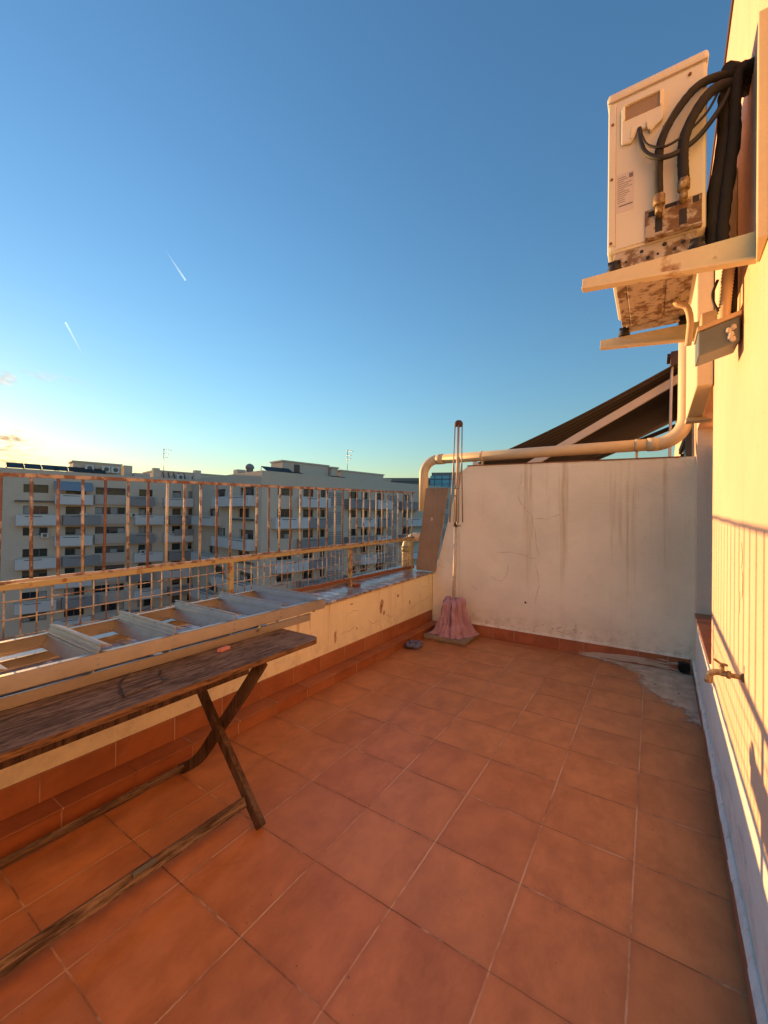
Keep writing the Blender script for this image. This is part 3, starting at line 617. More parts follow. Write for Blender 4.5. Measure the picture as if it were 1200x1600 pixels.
# ------------------------------------------------------------------ ladder lying on the table
ld = thing('stepladder', 'folded aluminium stepladder lying on the wooden table with deep grey treads', 'ladder', (-2.15, .8, TZ))
UZ0, UZ1 = .862, .925
def fx_(y): return -1.865 + .012*(y-.5)
def bx_(y): return -2.375 - .075*(y-.58)
NY, FY = -.75, 2.10
def rail(xf, y0, y1, z0, z1, name, s, fl=.028):
    m = MB()
    for (a, b, c, d) in ((0,.004,z0,z1),(0,fl,z1-.004,z1),(0,fl,z0,z0+.004)):    # C section
        m.hexa([(xf(y0)-s*a,y0,c),(xf(y0)-s*b,y0,c),(xf(y1)-s*b,y1,c),(xf(y1)-s*a,y1,c)], [(xf(y0)-s*a,y0,d),(xf(y0)-s*b,y0,d),(xf(y1)-s*b,y1,d),(xf(y1)-s*a,y1,d)])
    return m.build(name, M['alu_warm'], ld, .0015)
rail(fx_, NY, FY, UZ0, UZ1, 'side_rail', 1); rail(bx_, NY, FY+.06, UZ0, UZ1, 'side_rail', -1)
f2 = lambda y: fx_(y)-.012; b2 = lambda y: bx_(y)+.03
rail(f2, NY, FY-.12, TZ+.002, TZ+.047, 'rear_frame_rail', 1, .014); rail(b2, NY, FY-.14, TZ+.002, TZ+.047, 'rear_frame_rail', -1, .014)
for y in (-.35, .45, 1.05, 1.68):
    m = MB(); m.box((b2(y)+.03,y-.02,TZ+.012), (f2(y)-.03,y+.02,TZ+.022)); m.build('rear_brace', M['alu'], ld)
for y in (-.19,.13,.45,.776,1.087,1.413,1.735,2.045):
    m = MB(); xa, xb = bx_(y)+.006, fx_(y)-.006
    n_ = 5
    m.bar([(xa,y-.028,.905),(xb,y-.028,.905)], .0045, .098, (0,.40,1))
    m.bar([(xa,y+.012,.951),(xb,y+.012,.951)], .004, .042, (0,1,-.42))
    m.bar([(xa,y-.010,.957),(xb,y-.010,.957)], .011, .007, (0,.40,1))
    m.bar([(xa,y-.035,.862),(xb,y-.035,.862)], .02, .006, (0,1,0))
    for q in (.3,.5,.7,.9): m.bar([(xa,y-.028-.0022-.039*(q*2-1)*.37,.905+.045*(q*2-1)*.93),(xb,y-.028-.0022-.039*(q*2-1)*.37,.905+.045*(q*2-1)*.93)], .0025, .004, (0,.40,1))
    for zz in (.88,.906):
        m.tube([(fx_(y)+.0025,y-.02,zz),(fx_(y)-.001,y-.02,zz)], .0055, 8); m.tube([(bx_(y)+.007,y-.05,zz),(bx_(y)+.003,y-.05,zz)], .0055, 8)
    m.build('tread', M['alu_step'], ld)
for y in (.30, 1.55):
    m = MB(); m.tube([(fx_(y)-.010,y,TZ+.03),(fx_(y)-.010,y+.03,UZ0+.01)], .008, 8); m.build('hinge_rod', M['steel'], ld)

# ------------------------------------------------------------------ air conditioner on the house wall
AY0, AY1 = 1.78, 2.42
AX0, AX1, AZ0, AZ1 = -.153, .149, 2.505, 3.125
ac = thing('air_conditioner', 'old beige outdoor air conditioner unit mounted high on the sunlit wall', 'air conditioner', (0, 2.1, 2.42))
m = MB(); m.box((AX0,AY0,AZ0), (AX1,AY1,AZ1-.035)); m.build('casing', M['ac'], ac, .012)
m = MB(); m.box((AX0-.004,AY0-.004,AZ1-.0345), (AX1+.004,AY1+.004,AZ1)); m.build('top_cover', M['ac'], ac, .012)
m = MB(); m.box((AX0+.004,AY0-.003,AZ0+.03), (AX0+.026,AY0+.001,AZ1-.045)); m.box((AX0+.028,AY0-.0035,AZ0+.012), (AX1-.006,AY0+.001,AZ0+.018)); m.build('edge_panel', M['ac'], ac, .001)
m = MB(); m.box((AX0+.026,AY0-.001,AZ0+.02), (AX0+.0285,AY0+.002,AZ1-.06)); m.box((AX0,AY0-.0045,AZ1-.037), (AX1,AY0,AZ1-.0345)); m.build('panel_gap', M['crack'], ac)
m = MB(); m.box((AX0+.022,AY0+.004,2.435), (AX1-.024,AY1-.01,AZ0-.001))
m.box((AX0+.06,AY0+.1,2.428), (AX1-.12,AY1-.1,2.436)); m.box((AX1-.11,AY0+.16,2.430), (AX1-.05,AY1-.14,2.436))
for x, y in ((-.08,2.0),(.02,2.3),(-.1,2.32),(.05,1.9)): m.lathe([(0,-.004),(.014,-.004),(.016,.002)], (x,y,2.433), 10)
pan = m.build('base_pan', M['ac_pan'], ac, .008)
for x, z in ((-.09,2.462),(-.04,2.485),(.01,2.46),(.03,2.488),(.06,2.462),(-.02,2.455),(.085,2.478)):
    m = MB(); m.tube([(x,AY0+.0045,z),(x,AY0+.002,z)], random.uniform(.004,.009), 10); m.build('drain_slot', M['black'], pan)
# handle / cable cover
m = MB()
hx0, hx1 = -.108, .024
out = [(hx0,2.905),(hx0+.032,2.897),(hx0+.045,2.915),(hx0+.052,2.93),(hx0+.085,2.93),(hx0+.092,2.907),(hx0+.108,2.922),(hx1-.004,2.935),(hx1,2.945),(hx1,3.045),(hx0+.006,3.045),(hx0,3.035)]
m.prism([(x,AY0-.001,z) for x,z in out], (0,-.014,0)); cover = m.build('cable_cover', M['ac'], ac, .004)
m = MB(); m.box((hx0+.012,AY0-.0165,2.985), (hx1-.010,AY0-.0145,3.037)); m.build('grip_shade', plain('shaded_grip_plastic', (.30,.22,.14), .6), cover, .001)  # flat plate; the shade of a hollow grip is put into its colour
m = MB(); m.box((hx0+.012,AY0-.026,3.034), (hx1-.010,AY0-.0148,3.041)); m.box((hx1-.0125,AY0-.024,2.985), (hx1-.008,AY0-.0148,3.036)); m.box((hx0+.008,AY0-.024,2.985), (hx0+.0125,AY0-.0148,3.036)); m.build('grip_lip', M['ac'], cover, .002)
m = MB(); m.hexa([(hx0+.03,AY0-.02,2.908),(hx0+.036,AY0-.02,2.908),(hx0+.036,AY0-.014,2.908),(hx0+.03,AY0-.014,2.908)], [(hx0+.034,AY0-.024,2.945),(hx0+.038,AY0-.024,2.945),(hx0+.038,AY0-.014,2.945),(hx0+.034,AY0-.014,2.945)])
m.hexa([(hx0+.084,AY0-.02,2.915),(hx0+.09,AY0-.02,2.915),(hx0+.09,AY0-.014,2.915),(hx0+.084,AY0-.014,2.915)], [(hx0+.08,AY0-.024,2.945),(hx0+.084,AY0-.024,2.945),(hx0+.084,AY0-.014,2.945),(hx0+.08,AY0-.014,2.945)]); m.build('cable_guide', M['ac'], cover)
# rating sticker
m = MB(); m.box((-.121,AY0-.0012,2.655), (-.066,AY0+.001,2.80)); stick = m.build('rating_sticker', M['ac_label'], ac)
m = MB()
for k in range(13):
    z = 2.785-k*.0078; m.box((-.119,AY0-.0018,z), (-.119+random.uniform(.02,.047),AY0-.0012,z+.0018))
m.box((-.082,AY0-.0018,2.776), (-.069,AY0-.0012,2.792)); m.box((-.115,AY0-.0018,2.676), (-.070,AY0-.0012,2.681)); m.build('sticker_print', M['ac_print'], stick)
for x, z in ((AX0+.016,3.0),(AX0+.014,2.79),(AX0+.013,2.545),(.026,2.912),(.10,3.06)):
    m = MB(); m.tube([(x,AY0-.006,z),(x,AY0+.002,z)], .005, 10); m.build('screw', M['rust_heavy'], ac)
# valve plate
m = MB(); m.box((-.03,AY0-.006,2.512), (.136,AY0-.001,2.625)); m.box((-.03,AY0-.03,2.508), (.136,AY0-.001,2.513)); vplate = m.build('valve_plate', M['ac_valve'], ac, .001)
for a in ((.001,2.535,.023,2.59),(.072,2.535,.094,2.59),(-.02,2.597,0,2.617),(.11,2.60,.128,2.622),(.03,2.61,.065,2.624)):
    m = MB(); m.box((a[0],AY0-.0068,a[1]), (a[2],AY0-.006,a[3])); m.build('valve_slot', M['black'], vplate)
for x, z in ((.012,2.62),(.083,2.645)):
    m = MB(); m.tube([(x,AY0-.006,z-.03),(x,AY0-.034,z-.02),(x,AY0-.036,z)], .011, 10); m.tube([(x,AY0-.036,z-.01),(x,AY0-.036,z+.026)], .0185, 6); m.tube([(x,AY0-.03,z-.035),(x,AY0-.034,z-.01)], .012, 8); m.build('valve', M['brass'], ac)
for x in (AX0+.03, AX1-.03):
    for y in (1.72, 2.345):
        m = MB(); m.lathe([(0,.0),(.024,.0),(.026,.012),(.018,.02),(.022,.034),(.0,.038)], (x,y,2.398), 12); m.box((x-.02,y-.018,2.428), (x+.02,max(y+.018,AY0+.02) if y < 2 else y+.018,2.4345)); m.build('rubber_foot', M['black'], ac)
# brackets
def bracket(y, label, leg=True):
    b = thing('wall_bracket', label, 'bracket', (wx(y), y, 2.38), 'brackets carrying the air conditioner')
    x1 = wx(y)-.006; x0 = -.228
    m = MB()
    m.hexa([(x0,y-.002,2.362),(x1,y-.002,2.312),(x1,y+.002,2.312),(x0,y+.002,2.362)], [(x0,y-.002,2.398),(x1,y-.002,2.398),(x1,y+.002,2.398),(x0,y+.002,2.398)])
    m.hexa([(x0,y-.0022,2.394),(x1,y-.0022,2.394),(x1,y+.038,2.394),(x0,y+.038,2.394)], [(x0,y-.0022,2.3985),(x1,y-.0022,2.3985),(x1,y+.038,2.3985),(x0,y+.038,2.3985)])
    m.hexa([(x0,y-.0225,2.352),(x1,y-.0225,2.302),(x1,y+.012,2.302),(x0,y+.012,2.352)], [(x0,y-.0225,2.3615),(x1,y-.0225,2.3115),(x1,y+.012,2.3115),(x0,y+.012,2.3615)])
    m.build('arm', M['bracket'], b, .0015)
    m = MB(); m.hexa([(wx(y)-.030,y-.15,2.298),(wx(y-.15)-.001,y-.15,2.298),(wx(y)-.001,y-.003,2.298),(wx(y)-.009,y-.003,2.298)], [(wx(y)-.030,y-.15,2.95),(wx(y-.15)-.001,y-.15,2.95),(wx(y)-.001,y-.003,2.95),(wx(y)-.009,y-.003,2.95)]); m.build('wall_leg', M['bracket'], b, .003)
    return b
bracket(1.70, 'nearer cream bracket arm in front of the air conditioner base')
bracket(2.345, 'farther cream bracket arm under the air conditioner')
# refrigerant pipes, cables and bundle
EX = Vector((wx(1.93)-.03,1.90,3.03))
def hose(name, pts, r, mat, label, cat, n=8, grp=None):
    m = MB(); P = smooth_path(pts, n); m.tube(P, [r*random.uniform(.95,1.05) for _ in P] if r > .01 else r, 10); return tag(m.build(name, mat), label, cat, grp)
vy = AY0-.036
hose('insulated_pipe', [(.012,vy,2.64),(.010,vy,2.74),(.016,vy-.004,2.83),(.055,vy-.004,2.91),(.12,vy+.01,2.985),(.19,vy+.06,3.025),(.235,1.86,3.035)], .0135, M['foam'], 'black insulated pipe from the left valve of the air conditioner', 'pipe', 8, 'refrigerant pipes')
hose('insulated_pipe', [(.083,vy,2.67),(.080,vy,2.75),(.085,vy-.004,2.82),(.115,vy-.002,2.89),(.16,vy+.02,2.955),(.21,1.82,3.0),(.24,1.87,3.02)], .0165, M['foam'], 'thicker black insulated pipe from the right valve of the air conditioner', 'pipe', 8, 'refrigerant pipes')
hose('cable', [(-.050,AY0-.012,2.935),(-.047,AY0-.03,2.88),(-.03,AY0-.042,2.815),(.01,AY0-.05,2.772),(.06,AY0-.045,2.768),(.115,AY0-.03,2.80),(.165,AY0-.01,2.865),(.20,1.80,2.94),(.215,1.83,3.01)], .0085, M['black'], 'thick black cable looping lowest from the cable cover to the wall', 'cable', 8, 'cables of the air conditioner')
hose('cable', [(-.046,AY0-.012,2.935),(-.040,AY0-.034,2.885),(-.02,AY0-.05,2.83),(.03,AY0-.054,2.80),(.09,AY0-.044,2.825),(.145,AY0-.02,2.885),(.175,AY0+.0,2.95),(.19,1.83,3.03)], .0042, M['black'], 'thin black cable looping just above the thick one', 'cable', 8, 'cables of the air conditioner')
m = MB()
for k, (dx, dy, r) in enumerate(((0,0,.024),(-.02,-.03,.020),(.0,-.05,.016),(-.03,.012,.014))):
    P = smooth_path([(EX.x+.03+dx*.3,EX.y-.02+dy,3.045),(EX.x-.01+dx,EX.y-.03+dy,3.03),(EX.x-.02+dx,1.87+dy,2.97),(EX.x-.025+dx,1.86+dy,2.82),(EX.x-.045+dx*1.3,1.85+dy,2.62),(EX.x-.055+dx,1.85+dy,2.48),(EX.x-.05+dx,1.86+dy,2.405)], 7)
    m.tube(P, [r*random.uniform(.88,1.14) for _ in P], 10)
m.tube([(EX.x+.03,1.93,3.05),(EX.x-.03,1.83,3.045),(EX.x-.045,1.80,3.04)], [.03,.028,.02], 12)
tag(m.build('pipe_bundle', M['foam']), 'dark bundle of insulated pipes hanging down the wall behind the air conditioner', 'pipe bundle')
# junction box, conduit, drain hose
jb = thing('junction_box', 'grey electrical box with beige lid hanging below the air conditioner', 'junction box', (.21, 2.05, 2.17))
def jq(x0, x1, y0, y1, z0, z1, mi=0, sl=-.035):
    m.hexa([(x0,y0,z0),(x1,y0,z0-sl),(x1,y1,z0-sl),(x0,y1,z0)], [(x0,y0,z1),(x1,y0,z1-sl),(x1,y1,z1-sl),(x0,y1,z1)], mi)
m = MB(); jq(.146,.272,2.02,2.16,2.135,2.232); m.build('box_body', M['jbox'], jb, .005)
m = MB(); jq(.142,.276,2.012,2.168,2.2325,2.25); m.build('lid', M['jlid'], jb, .003)
m = MB(); jq(.158,.235,2.05,2.15,2.251,2.315,0,-.01); m.build('upper_cover', M['jlid'], jb, .004)
m = MB()
for x, z in ((.245,2.20),(.25,2.18),(.238,2.215),(.252,2.225),(.243,2.188)): m.lathe([(0,.012),(.009,.008),(.011,-.006),(0,-.012)], (x,2.016,z), 8)
m.build('sealant', M['ac_label'], jb)
m = MB(); P = smooth_path([(.225,2.03,2.262),(.228,2.03,2.33),(.235,2.03,2.42),(.242,2.02,2.50)], 14); m.tube(P, [.021 if i % 2 else .0175 for i in range(len(P))], 14)
tag(m.build('flexible_conduit', M['jlid']), 'ribbed cream conduit dropping into the grey junction box', 'conduit')
hose('cable', [(.205,2.02,2.42),(.19,2.02,2.37),(.195,2.02,2.33),(.212,2.03,2.29),(.21,2.05,2.26)], .005, M['black'], 'short black cable curling beside the ribbed conduit', 'cable', 8, 'cables of the air conditioner')
hose('drain_hose', [(.075,2.14,2.436),(.082,2.13,2.41),(.115,2.13,2.385),(.128,2.14,2.33),(.125,2.16,2.27),(.122,2.17,2.235)], .0125, M['jlid'], 'beige drain hose bending down from the air conditioner base', 'hose')
m = MB()
for k, d in enumerate((.0, .022)):
    P = smooth_path([(wx(2.12)-.02-d,2.10,2.52),(wx(2.12)-.018-d,2.11,2.40),(wx(2.12)-.02-d,2.12,2.30),(wx(2.12)-.03-d,2.12,2.25)], 6); m.tube(P, .011, 8)
tag(m.build('wall_cable', M['foam']), 'pair of dark cables on the wall above the junction box', 'cable')

# ------------------------------------------------------------------ neighbour's awning
aw = thing('awning', 'dark brown sloping awning of the neighbour beyond the partition wall', 'awning', (.2, 7, 3.1))
m = MB(); na = 14; vs = []
for i in range(na+1):
    f = i/na; x = .34+(-2.05-.34)*f; z = 3.25+(2.22-3.25)*f-.05*math.sin(math.pi*f)
    vs += [(x,5.45,z),(x,9.0,z)]
m.add(vs, [(2*i,2*i+1,2*i+3,2*i+2) for i in range(na)], 0, True)
fab = m.build('fabric', M['awning'], aw); q = fab.modifiers.new('s','SOLIDIFY'); q.thickness = .006
m = MB(); m.tube([(-2.06,5.43,2.215),(-2.06,9.02,2.215)], .035, 10); m.build('front_bar', M['white_metal'], aw)
m = MB(); m.bar([(.30,5.62,3.09),(-1.55,5.62,2.08)], .05, .085); m.build('arm', M['white_metal'], aw)
m = MB(); m.bar([(.33,8.7,3.09),(-2.0,8.7,2.16)], .05, .07); m.build('arm', M['frame'], aw)
m = MB(); m.tube([(.17,5.5,3.16),(.165,5.48,3.02),(.155,5.47,2.2),(.15,5.47,1.6)], .014, 8); m.build('crank_rod', M['white_metal'], aw)
m = MB(); m.box((.335,5.44,3.19), (.40,9.05,3.31)); m.build('cassette', M['white_metal'], aw, .01)
nd = thing('terrace_door', 'dark framed terrace door of the neighbour behind the pipe bend', 'door', (.38, 6.6, 0))
m = MB(); m.box((wx(6.0)-.06,5.75,.0), (wx(6.0)-.006,5.83,2.45)); m.box((wx(7.5)-.06,7.5,.0), (wx(7.5)-.006,7.58,2.45)); m.box((wx(6.6)-.06,5.75,2.452), (wx(6.0)-.008,7.58,2.53)); m.build('door_frame', M['frame'], nd)
m = MB(); m.hexa([(wx(5.83)-.03,5.832,.02),(wx(5.83)-.02,5.832,.02),(wx(7.5)-.02,7.498,.02),(wx(7.5)-.03,7.498,.02)], [(wx(5.83)-.03,5.832,2.45),(wx(5.83)-.02,5.832,2.45),(wx(7.5)-.02,7.498,2.45),(wx(7.5)-.03,7.498,2.45)]); m.build('door_pane', M['glass'], nd)

# ------------------------------------------------------------------ apartment building across the street
E1 = Vector((.204,.979,0)).normalized(); E2 = Vector((-E1.y,E1.x,0)); P0 = Vector((-43.9,37,0))
ab = thing('apartment_building', 'large beige apartment block with white and grey box balconies across the street', 'building', tuple(P0)[:2]+(GZ,))
RT = 7.2
class Facade:
    def __init__(s, o, u, n): s.o, s.u, s.n = Vector(o), Vector(u), Vector(n)   # n points outward
    def p(s, a, z, d=0): return s.o + s.u*a + s.n*d + Vector((0,0,z))
    def wall(s, a0, a1, z0, z1, ops, name='facade'):
        S = sorted({a0,a1,*[v for o in ops for v in o[:2]]}); Z = sorted({z0,z1,*[v for o in ops for v in o[2:4]]})
        m = MB()
        for i in range(len(S)-1):
            for j in range(len(Z)-1):
                c, d = (S[i]+S[i+1])/2, (Z[j]+Z[j+1])/2
                if any(o[0] < c < o[1] and o[2] < d < o[3] for o in ops): continue
                m.add([s.p(S[i],Z[j]),s.p(S[i+1],Z[j]),s.p(S[i+1],Z[j+1]),s.p(S[i],Z[j+1])], [(0,1,2,3)])
        for x0, x1, y0, y1 in [o[:4] for o in ops]:
            for a, b in (((x0,y0),(x1,y0)),((x1,y0),(x1,y1)),((x1,y1),(x0,y1)),((x0,y1),(x0,y0))):
                m.add([s.p(*a),s.p(*b),s.p(*b,-.32),s.p(*a,-.32)], [(0,1,2,3)])
        return m.build(name, M['bldg'], ab)
    def fbox(s, m, a0, a1, z0, z1, d0, d1, mi=0):
        m.hexa([s.p(a0,z0,d0),s.p(a1,z0,d0),s.p(a1,z0,d1),s.p(a0,z0,d1)], [s.p(a0,z1,d0),s.p(a1,z1,d0),s.p(a1,z1,d1),s.p(a0,z1,d1)], mi)
    def window(s, x0, x1, z0, z1):
        m = MB(); g = MB(); sh = MB(); r = random.random(); ns = 0
        s.fbox(g, x0-.02, x1+.02, z0-.02, z1+.02, -.36, -.30, 0)
        k = max(1, round((x1-x0)/1.0)); w = (x1-x0)/k
        for i in range(k):
            a = x0+i*w
            for q in ((a,a+.05),(a+w-.05,a+w)): s.fbox(m, q[0], q[1], z0, z1, -.299, -.24)
            if random.random() < .30: s.fbox(g, a+.06, a+w-.06, z0+.06, z1-.06, -.298, -.285, 1)
            s.fbox(m, a, a+w, z0, z0+.05, -.299, -.245); s.fbox(m, a, a+w, z1-.05, z1, -.299, -.245)
            if r < .55:
                h = random.choice((.25,.45,.7,1)); s.fbox(sh, a+.01, a+w-.01, z1-(z1-z0)*h, z1, -.235, -.20); ns += 1
        o = m.build('window', M['frame'], ab)
        g.build('pane', [M['glass'], M['curtain']], o)
        if ns: sh.build('roller_shutter', M['shutter'], o)
        return o
    def balcony(s, x0, x1, zf, mat, d=1.25, h=1.35):
        m = MB(); t = .12
        s.fbox(m, x0, x1, zf-.12, zf, .002, d)
        s.fbox(m, x0, x1, zf+.001, zf+h, d-t, d); s.fbox(m, x0, x0+t, zf+.001, zf+h, .002, d-t-.002); s.fbox(m, x1-t, x1, zf+.001, zf+h, .002, d-t-.002)
        w = (x1-x0)*.42
        s.fbox(m, x0+.9, x0+.9+w, zf+h-.26, zf+h-.16, d+.002, d+.02, 1)
        return m.build('balcony', [M[mat], M['frame']], ab)
ROWS = [5.1-3.02*k for k in range(7)]
# left wing: recessed facade
F = Facade(P0+E2*25, E1, -E2)
cols = [(-22.5,-19.8),(-17.8,-15.4),(-14.2,-10.2),(-8.3,-6.3),(-3.2,-1.8),(-.6,0.9)]
ops = []
for r, zt_ in enumerate(ROWS):
    for c, (a, b) in enumerate(cols): ops.append((a, b, zt_-(1.15 if c != 2 else 1.1), zt_))
F.wall(-26.6, 2.2, GZ, RT, ops)
for o in ops: F.window(*o[:4])
for r, zt_ in enumerate(ROWS):
    zf = zt_-2.62
    if r % 2 == 1: F.balcony(-23.3,-18.85, zf, 'balc_white')
    F.balcony(*((-19.15,-14.7) if r % 2 == 0 else (-18.2,-13.8)), zf, 'balc_white' if r % 2 == 0 else 'balc_grey')
    m = MB(); F.fbox(m, -14.3,-10.1, zf, zf+1.42, .002, .45); m.build('balcony', M['balc_tan'], ab)
    F.balcony(*((-9.9,-6.3) if r % 2 == 0 else (-9.1,-4.9)), zf, 'balc_grey' if r % 2 == 0 else 'balc_white')
    F.balcony(*((-4.8,-.1) if r % 2 == 0 else (-3.9,.9)), zf, 'balc_white' if r % 2 == 0 else 'balc_grey', 1.1)
for a, b, z in ((-19.2,-14.7,5.7),):
    m = MB(); m.hexa([F.p(a,z-1.35,1.5),F.p(b,z-1.35,1.5),F.p(b,z,.05),F.p(a,z,.05)], [F.p(a,z-1.30,1.5),F.p(b,z-1.30,1.5),F.p(b,z+.05,.05),F.p(a,z+.05,.05)]); m.build('open_awning', M['blue_awning'], ab)
m = MB(); F.fbox(m, -23.4,-18.9, 2.62, 2.85, .05, .45); m.build('rolled_awning', M['frame'], ab)
m = MB(); F.fbox(m, -3.2,.2, -2.6,-1.5, 1.12, 1.2); m.build('rolled_awning', M['balc_grey'], ab)
for a, z, d in ((-16.2,1.55,.75),(-9.6,1.6,.7),(-3.6,-1.5,.6),(-20.6,-1.35,.7),(-8.2,-4.4,.7)):
    m = MB(); F.fbox(m, a, a+.85, z-1.05, z-.4, d-.4, d-.1); F.fbox(m, a+.2, a+.65, z-.95, z-.5, d-.099, d-.08, 1); m.build('balcony_condenser', [M['roof_ac'], M['frame']], ab)
m = MB()
for k, cc in enumerate((-17.2,-16.8,-16.3,-15.7)): F.fbox(m, cc, cc+.34, -.25, .5, .9+.01*k, .93+.01*k, k % 2)
m.build('laundry', [M['curtain'], M['balc_grey']], ab)
# side facade between the wings
G = Facade(P0, E2, -E1)
ops = []
for r, zt_ in enumerate(ROWS):
    if r % 2 == 0: ops += [(11.3,15.2,zt_-1.2,zt_),(2.2,6.4,zt_-1.3,zt_)]
    else: ops += [(13.7,17.4,zt_-1.2,zt_),(3.4,6.9,zt_-1.3,zt_)]
G.wall(0, 24.9, GZ, RT, ops)
for o in ops: G.window(*o[:4])
for r, zt_ in enumerate(ROWS):
    zf = zt_-2.62
    if r % 2 == 0: G.balcony(1.4, 13.2, zf, 'balc_white', 1.3)
    else:
        G.balcony(12.8, 21.5, zf, 'balc_white', 1.3); m = MB(); G.fbox(m, 2.0,9.2, zf+.9, zf+1.15, .05, .3); m.build('rolled_awning', M['frame'], ab)
# right facade
H_ = Facade(P0, E1, -E2)
ops = []
cr = [(2.4,4.8),(6.6,8.4),(9.7,10.6),(15.2,17.0),(17.9,19.4),(21.4,23.2),(28.2,30.0)]
for zt_ in ROWS[:6]:
    for a, b in cr: ops.append((a, b, zt_-1.15, zt_))
H_.wall(0, 44, GZ, RT, ops)
for o in ops: H_.window(*o[:4])
for a, b in ((11.0,13.9),(24.4,26.4),(40,42)):
    m = MB(); H_.fbox(m, a, b, GZ, 5.15, .002, .06)
    for r, zt_ in enumerate(ROWS):
        for k in range(6): H_.fbox(m, a+.12, b-.12, zt_-.55-k*.34, zt_-.38-k*.34, .061, .16, 1)
    m.build('stair_louvres', [M['balc_tan'], M['balc_grey']], ab)
for r, zt_ in enumerate(ROWS):
    zf = zt_-2.62
    if r % 2 == 0:
        H_.balcony(5.6,10.7, zf, 'balc_grey' if r else 'balc_white'); H_.balcony(14.3,20.2, zf, 'balc_grey'); H_.balcony(20.6,24.2, zf, 'balc_white'); H_.balcony(27,32, zf, 'balc_grey')
    else:
        H_.balcony(1.5,6.9, zf, 'balc_white'); H_.balcony(7.0,10.7, zf, 'balc_grey'); H_.balcony(16.9,20.5, zf, 'balc_white'); H_.balcony(20.9,24.2, zf, 'balc_grey'); H_.balcony(28,34, zf, 'balc_white')
# roof, bodies, roof houses
m = MB()
def fp(f, s): return [P0+E1*a+E2*b for a, b in f]
foot = [(0,.34),(44,.34),(44,14),(.34,24.66),(-.01,24.66)]
poly = fp([(.34,.34),(44,.34),(44,39),(-26.6,39),(-26.6,25.34),(.34,25.34)], 0)
m.add([Vector((p.x,p.y,RT-.35)) for p in poly], [tuple(range(6))])
def wallq(a, b): m.add([a+Vector((0,0,GZ)),b+Vector((0,0,GZ)),b+Vector((0,0,RT)),a+Vector((0,0,RT))], [(0,1,2,3)])
c = fp([(44,0),(44,39),(-26.6,39),(-26.6,25)], 0); wallq(c[0],c[1]); wallq(c[1],c[2]); wallq(c[2],c[3])
m.build('roof', M['bldg'], ab)
def pent(a0, a1, b0, b1, z1, name='roof_house', mat='bldg'):
    m = MB(); q = fp([(a0,b0),(a1,b0),(a1,b1),(a0,b1)], 0)
    m.hexa([p+Vector((0,0,RT-.34)) for p in q], [p+Vector((0,0,z1)) for p in q]); 
    q2 = fp([(a0-.15,b0-.15),(a1+.15,b0-.15),(a1+.15,b1+.15),(a0-.15,b1+.15)], 0)
    if name == 'roof_house': m.hexa([p+Vector((0,0,z1+.005)) for p in q2], [p+Vector((0,0,z1+.22)) for p in q2])
    return m.build(name, M[mat], ab)
pent(-16.6,-10.2, 28,31.5, 9.0); pent(-9.8,-8.6, 28,30, 9.1, 'chimney'); pent(-5.9,-4.9, 26.2,27.2, 8.9, 'chimney'); pent(-4.6,9.5, 30,37, 8.7); pent(1.0,2.1, 26.5,27.5, 9.1, 'chimney')
pent(5.0,13.5, 3.2,6.5, 9.15); pent(13.7,15.0, 2.6,5.5, 8.9,'roof_house'); pent(15.5,25.5, 2.5,8.0, 8.55); pent(.9,2.6, 9.2,10.6, 8.05, 'chimney'); pent(4.6,5.9, 16,17, 8.1, 'chimney'); pent(-8.5,-6.2,27,28.5,7.9,'chimney')
pent(26.5,31, 6,14, 8.2)
m = MB(); c = P0+E1*1.2+E2*5.9; m.lathe([(.5,0),(.5,.75),(.66,.8),(.62,1.1),(.4,1.4),(0,1.55)], (c.x,c.y,RT-.05), 14); m.build('vent_cowl', M['balc_grey'], ab)
# door and sloping parts on roof houses
m = MB(); q = fp([(7.0,3.19),(8.0,3.19),(8.0,3.15),(7.0,3.15)], 0); m.hexa([p+Vector((0,0,RT-.3)) for p in q],[p+Vector((0,0,8.9)) for p in q]); m.build('roof_door', M['shutter'], ab)
m = MB()
for k in range(6):
    q = fp([(-4.3+k*.9,29.2),(-4.1+k*.9,29.2),(-4.1+k*.9,29.95),(-4.3+k*.9,29.95)], 0)
    m.hexa([q[0]+Vector((0,0,7.2)),q[1]+Vector((0,0,7.2)),q[2]+Vector((0,0,8.5)),q[3]+Vector((0,0,8.5))],[q[0]+Vector((0,0,7.35)),q[1]+Vector((0,0,7.35)),q[2]+Vector((0,0,8.65)),q[3]+Vector((0,0,8.65))])
m.build('pergola', M['frame'], ab)
# roof-mounted equipment: things of their own
def solar(a, b, n, label, w=1.7, z=RT+.35, tilt=.75, u=E1, v=E2):
    m = MB()
    for k in range(n):
        o = P0+E1*a+E2*b+u*(k*w*1.06)
        q = [o, o+u*w, o+u*w+v*1.5, o+v*1.5]; up = Vector((0,0,1))
        m.hexa([q[0]+up*z,q[1]+up*z,q[2]+up*(z+tilt),q[3]+up*(z+tilt)], [q[0]+up*(z+.08),q[1]+up*(z+.08),q[2]+up*(z+tilt+.08),q[3]+up*(z+tilt+.08)])
        for p in (q[2],q[3]): m.tube([p+up*(RT-.35),p+up*(z+tilt)], .04, 6)
        for p in (q[0],q[1]): m.tube([p+up*(RT-.35),p+up*z], .04, 6)
    return tag(m.build('solar_panel', M['solar']), label, 'solar panel', 'solar panel rows on the block opposite')
solar(-24.2,26.2,3,'row of dark solar panels at the left end of the roof opposite',1.8, RT+.15)
solar(-18.9,26.2,4,'row of dark solar panels in front of the roof house with air conditioners',1.5, RT+.15)
solar(1.2,1.0,1,'single dark solar panel above the building corner opposite',4.4, RT+.1,.7)
solar(3.4,1.2,1,'low solar panel in front of the right roof house opposite',4.5, RT-.1,.5)
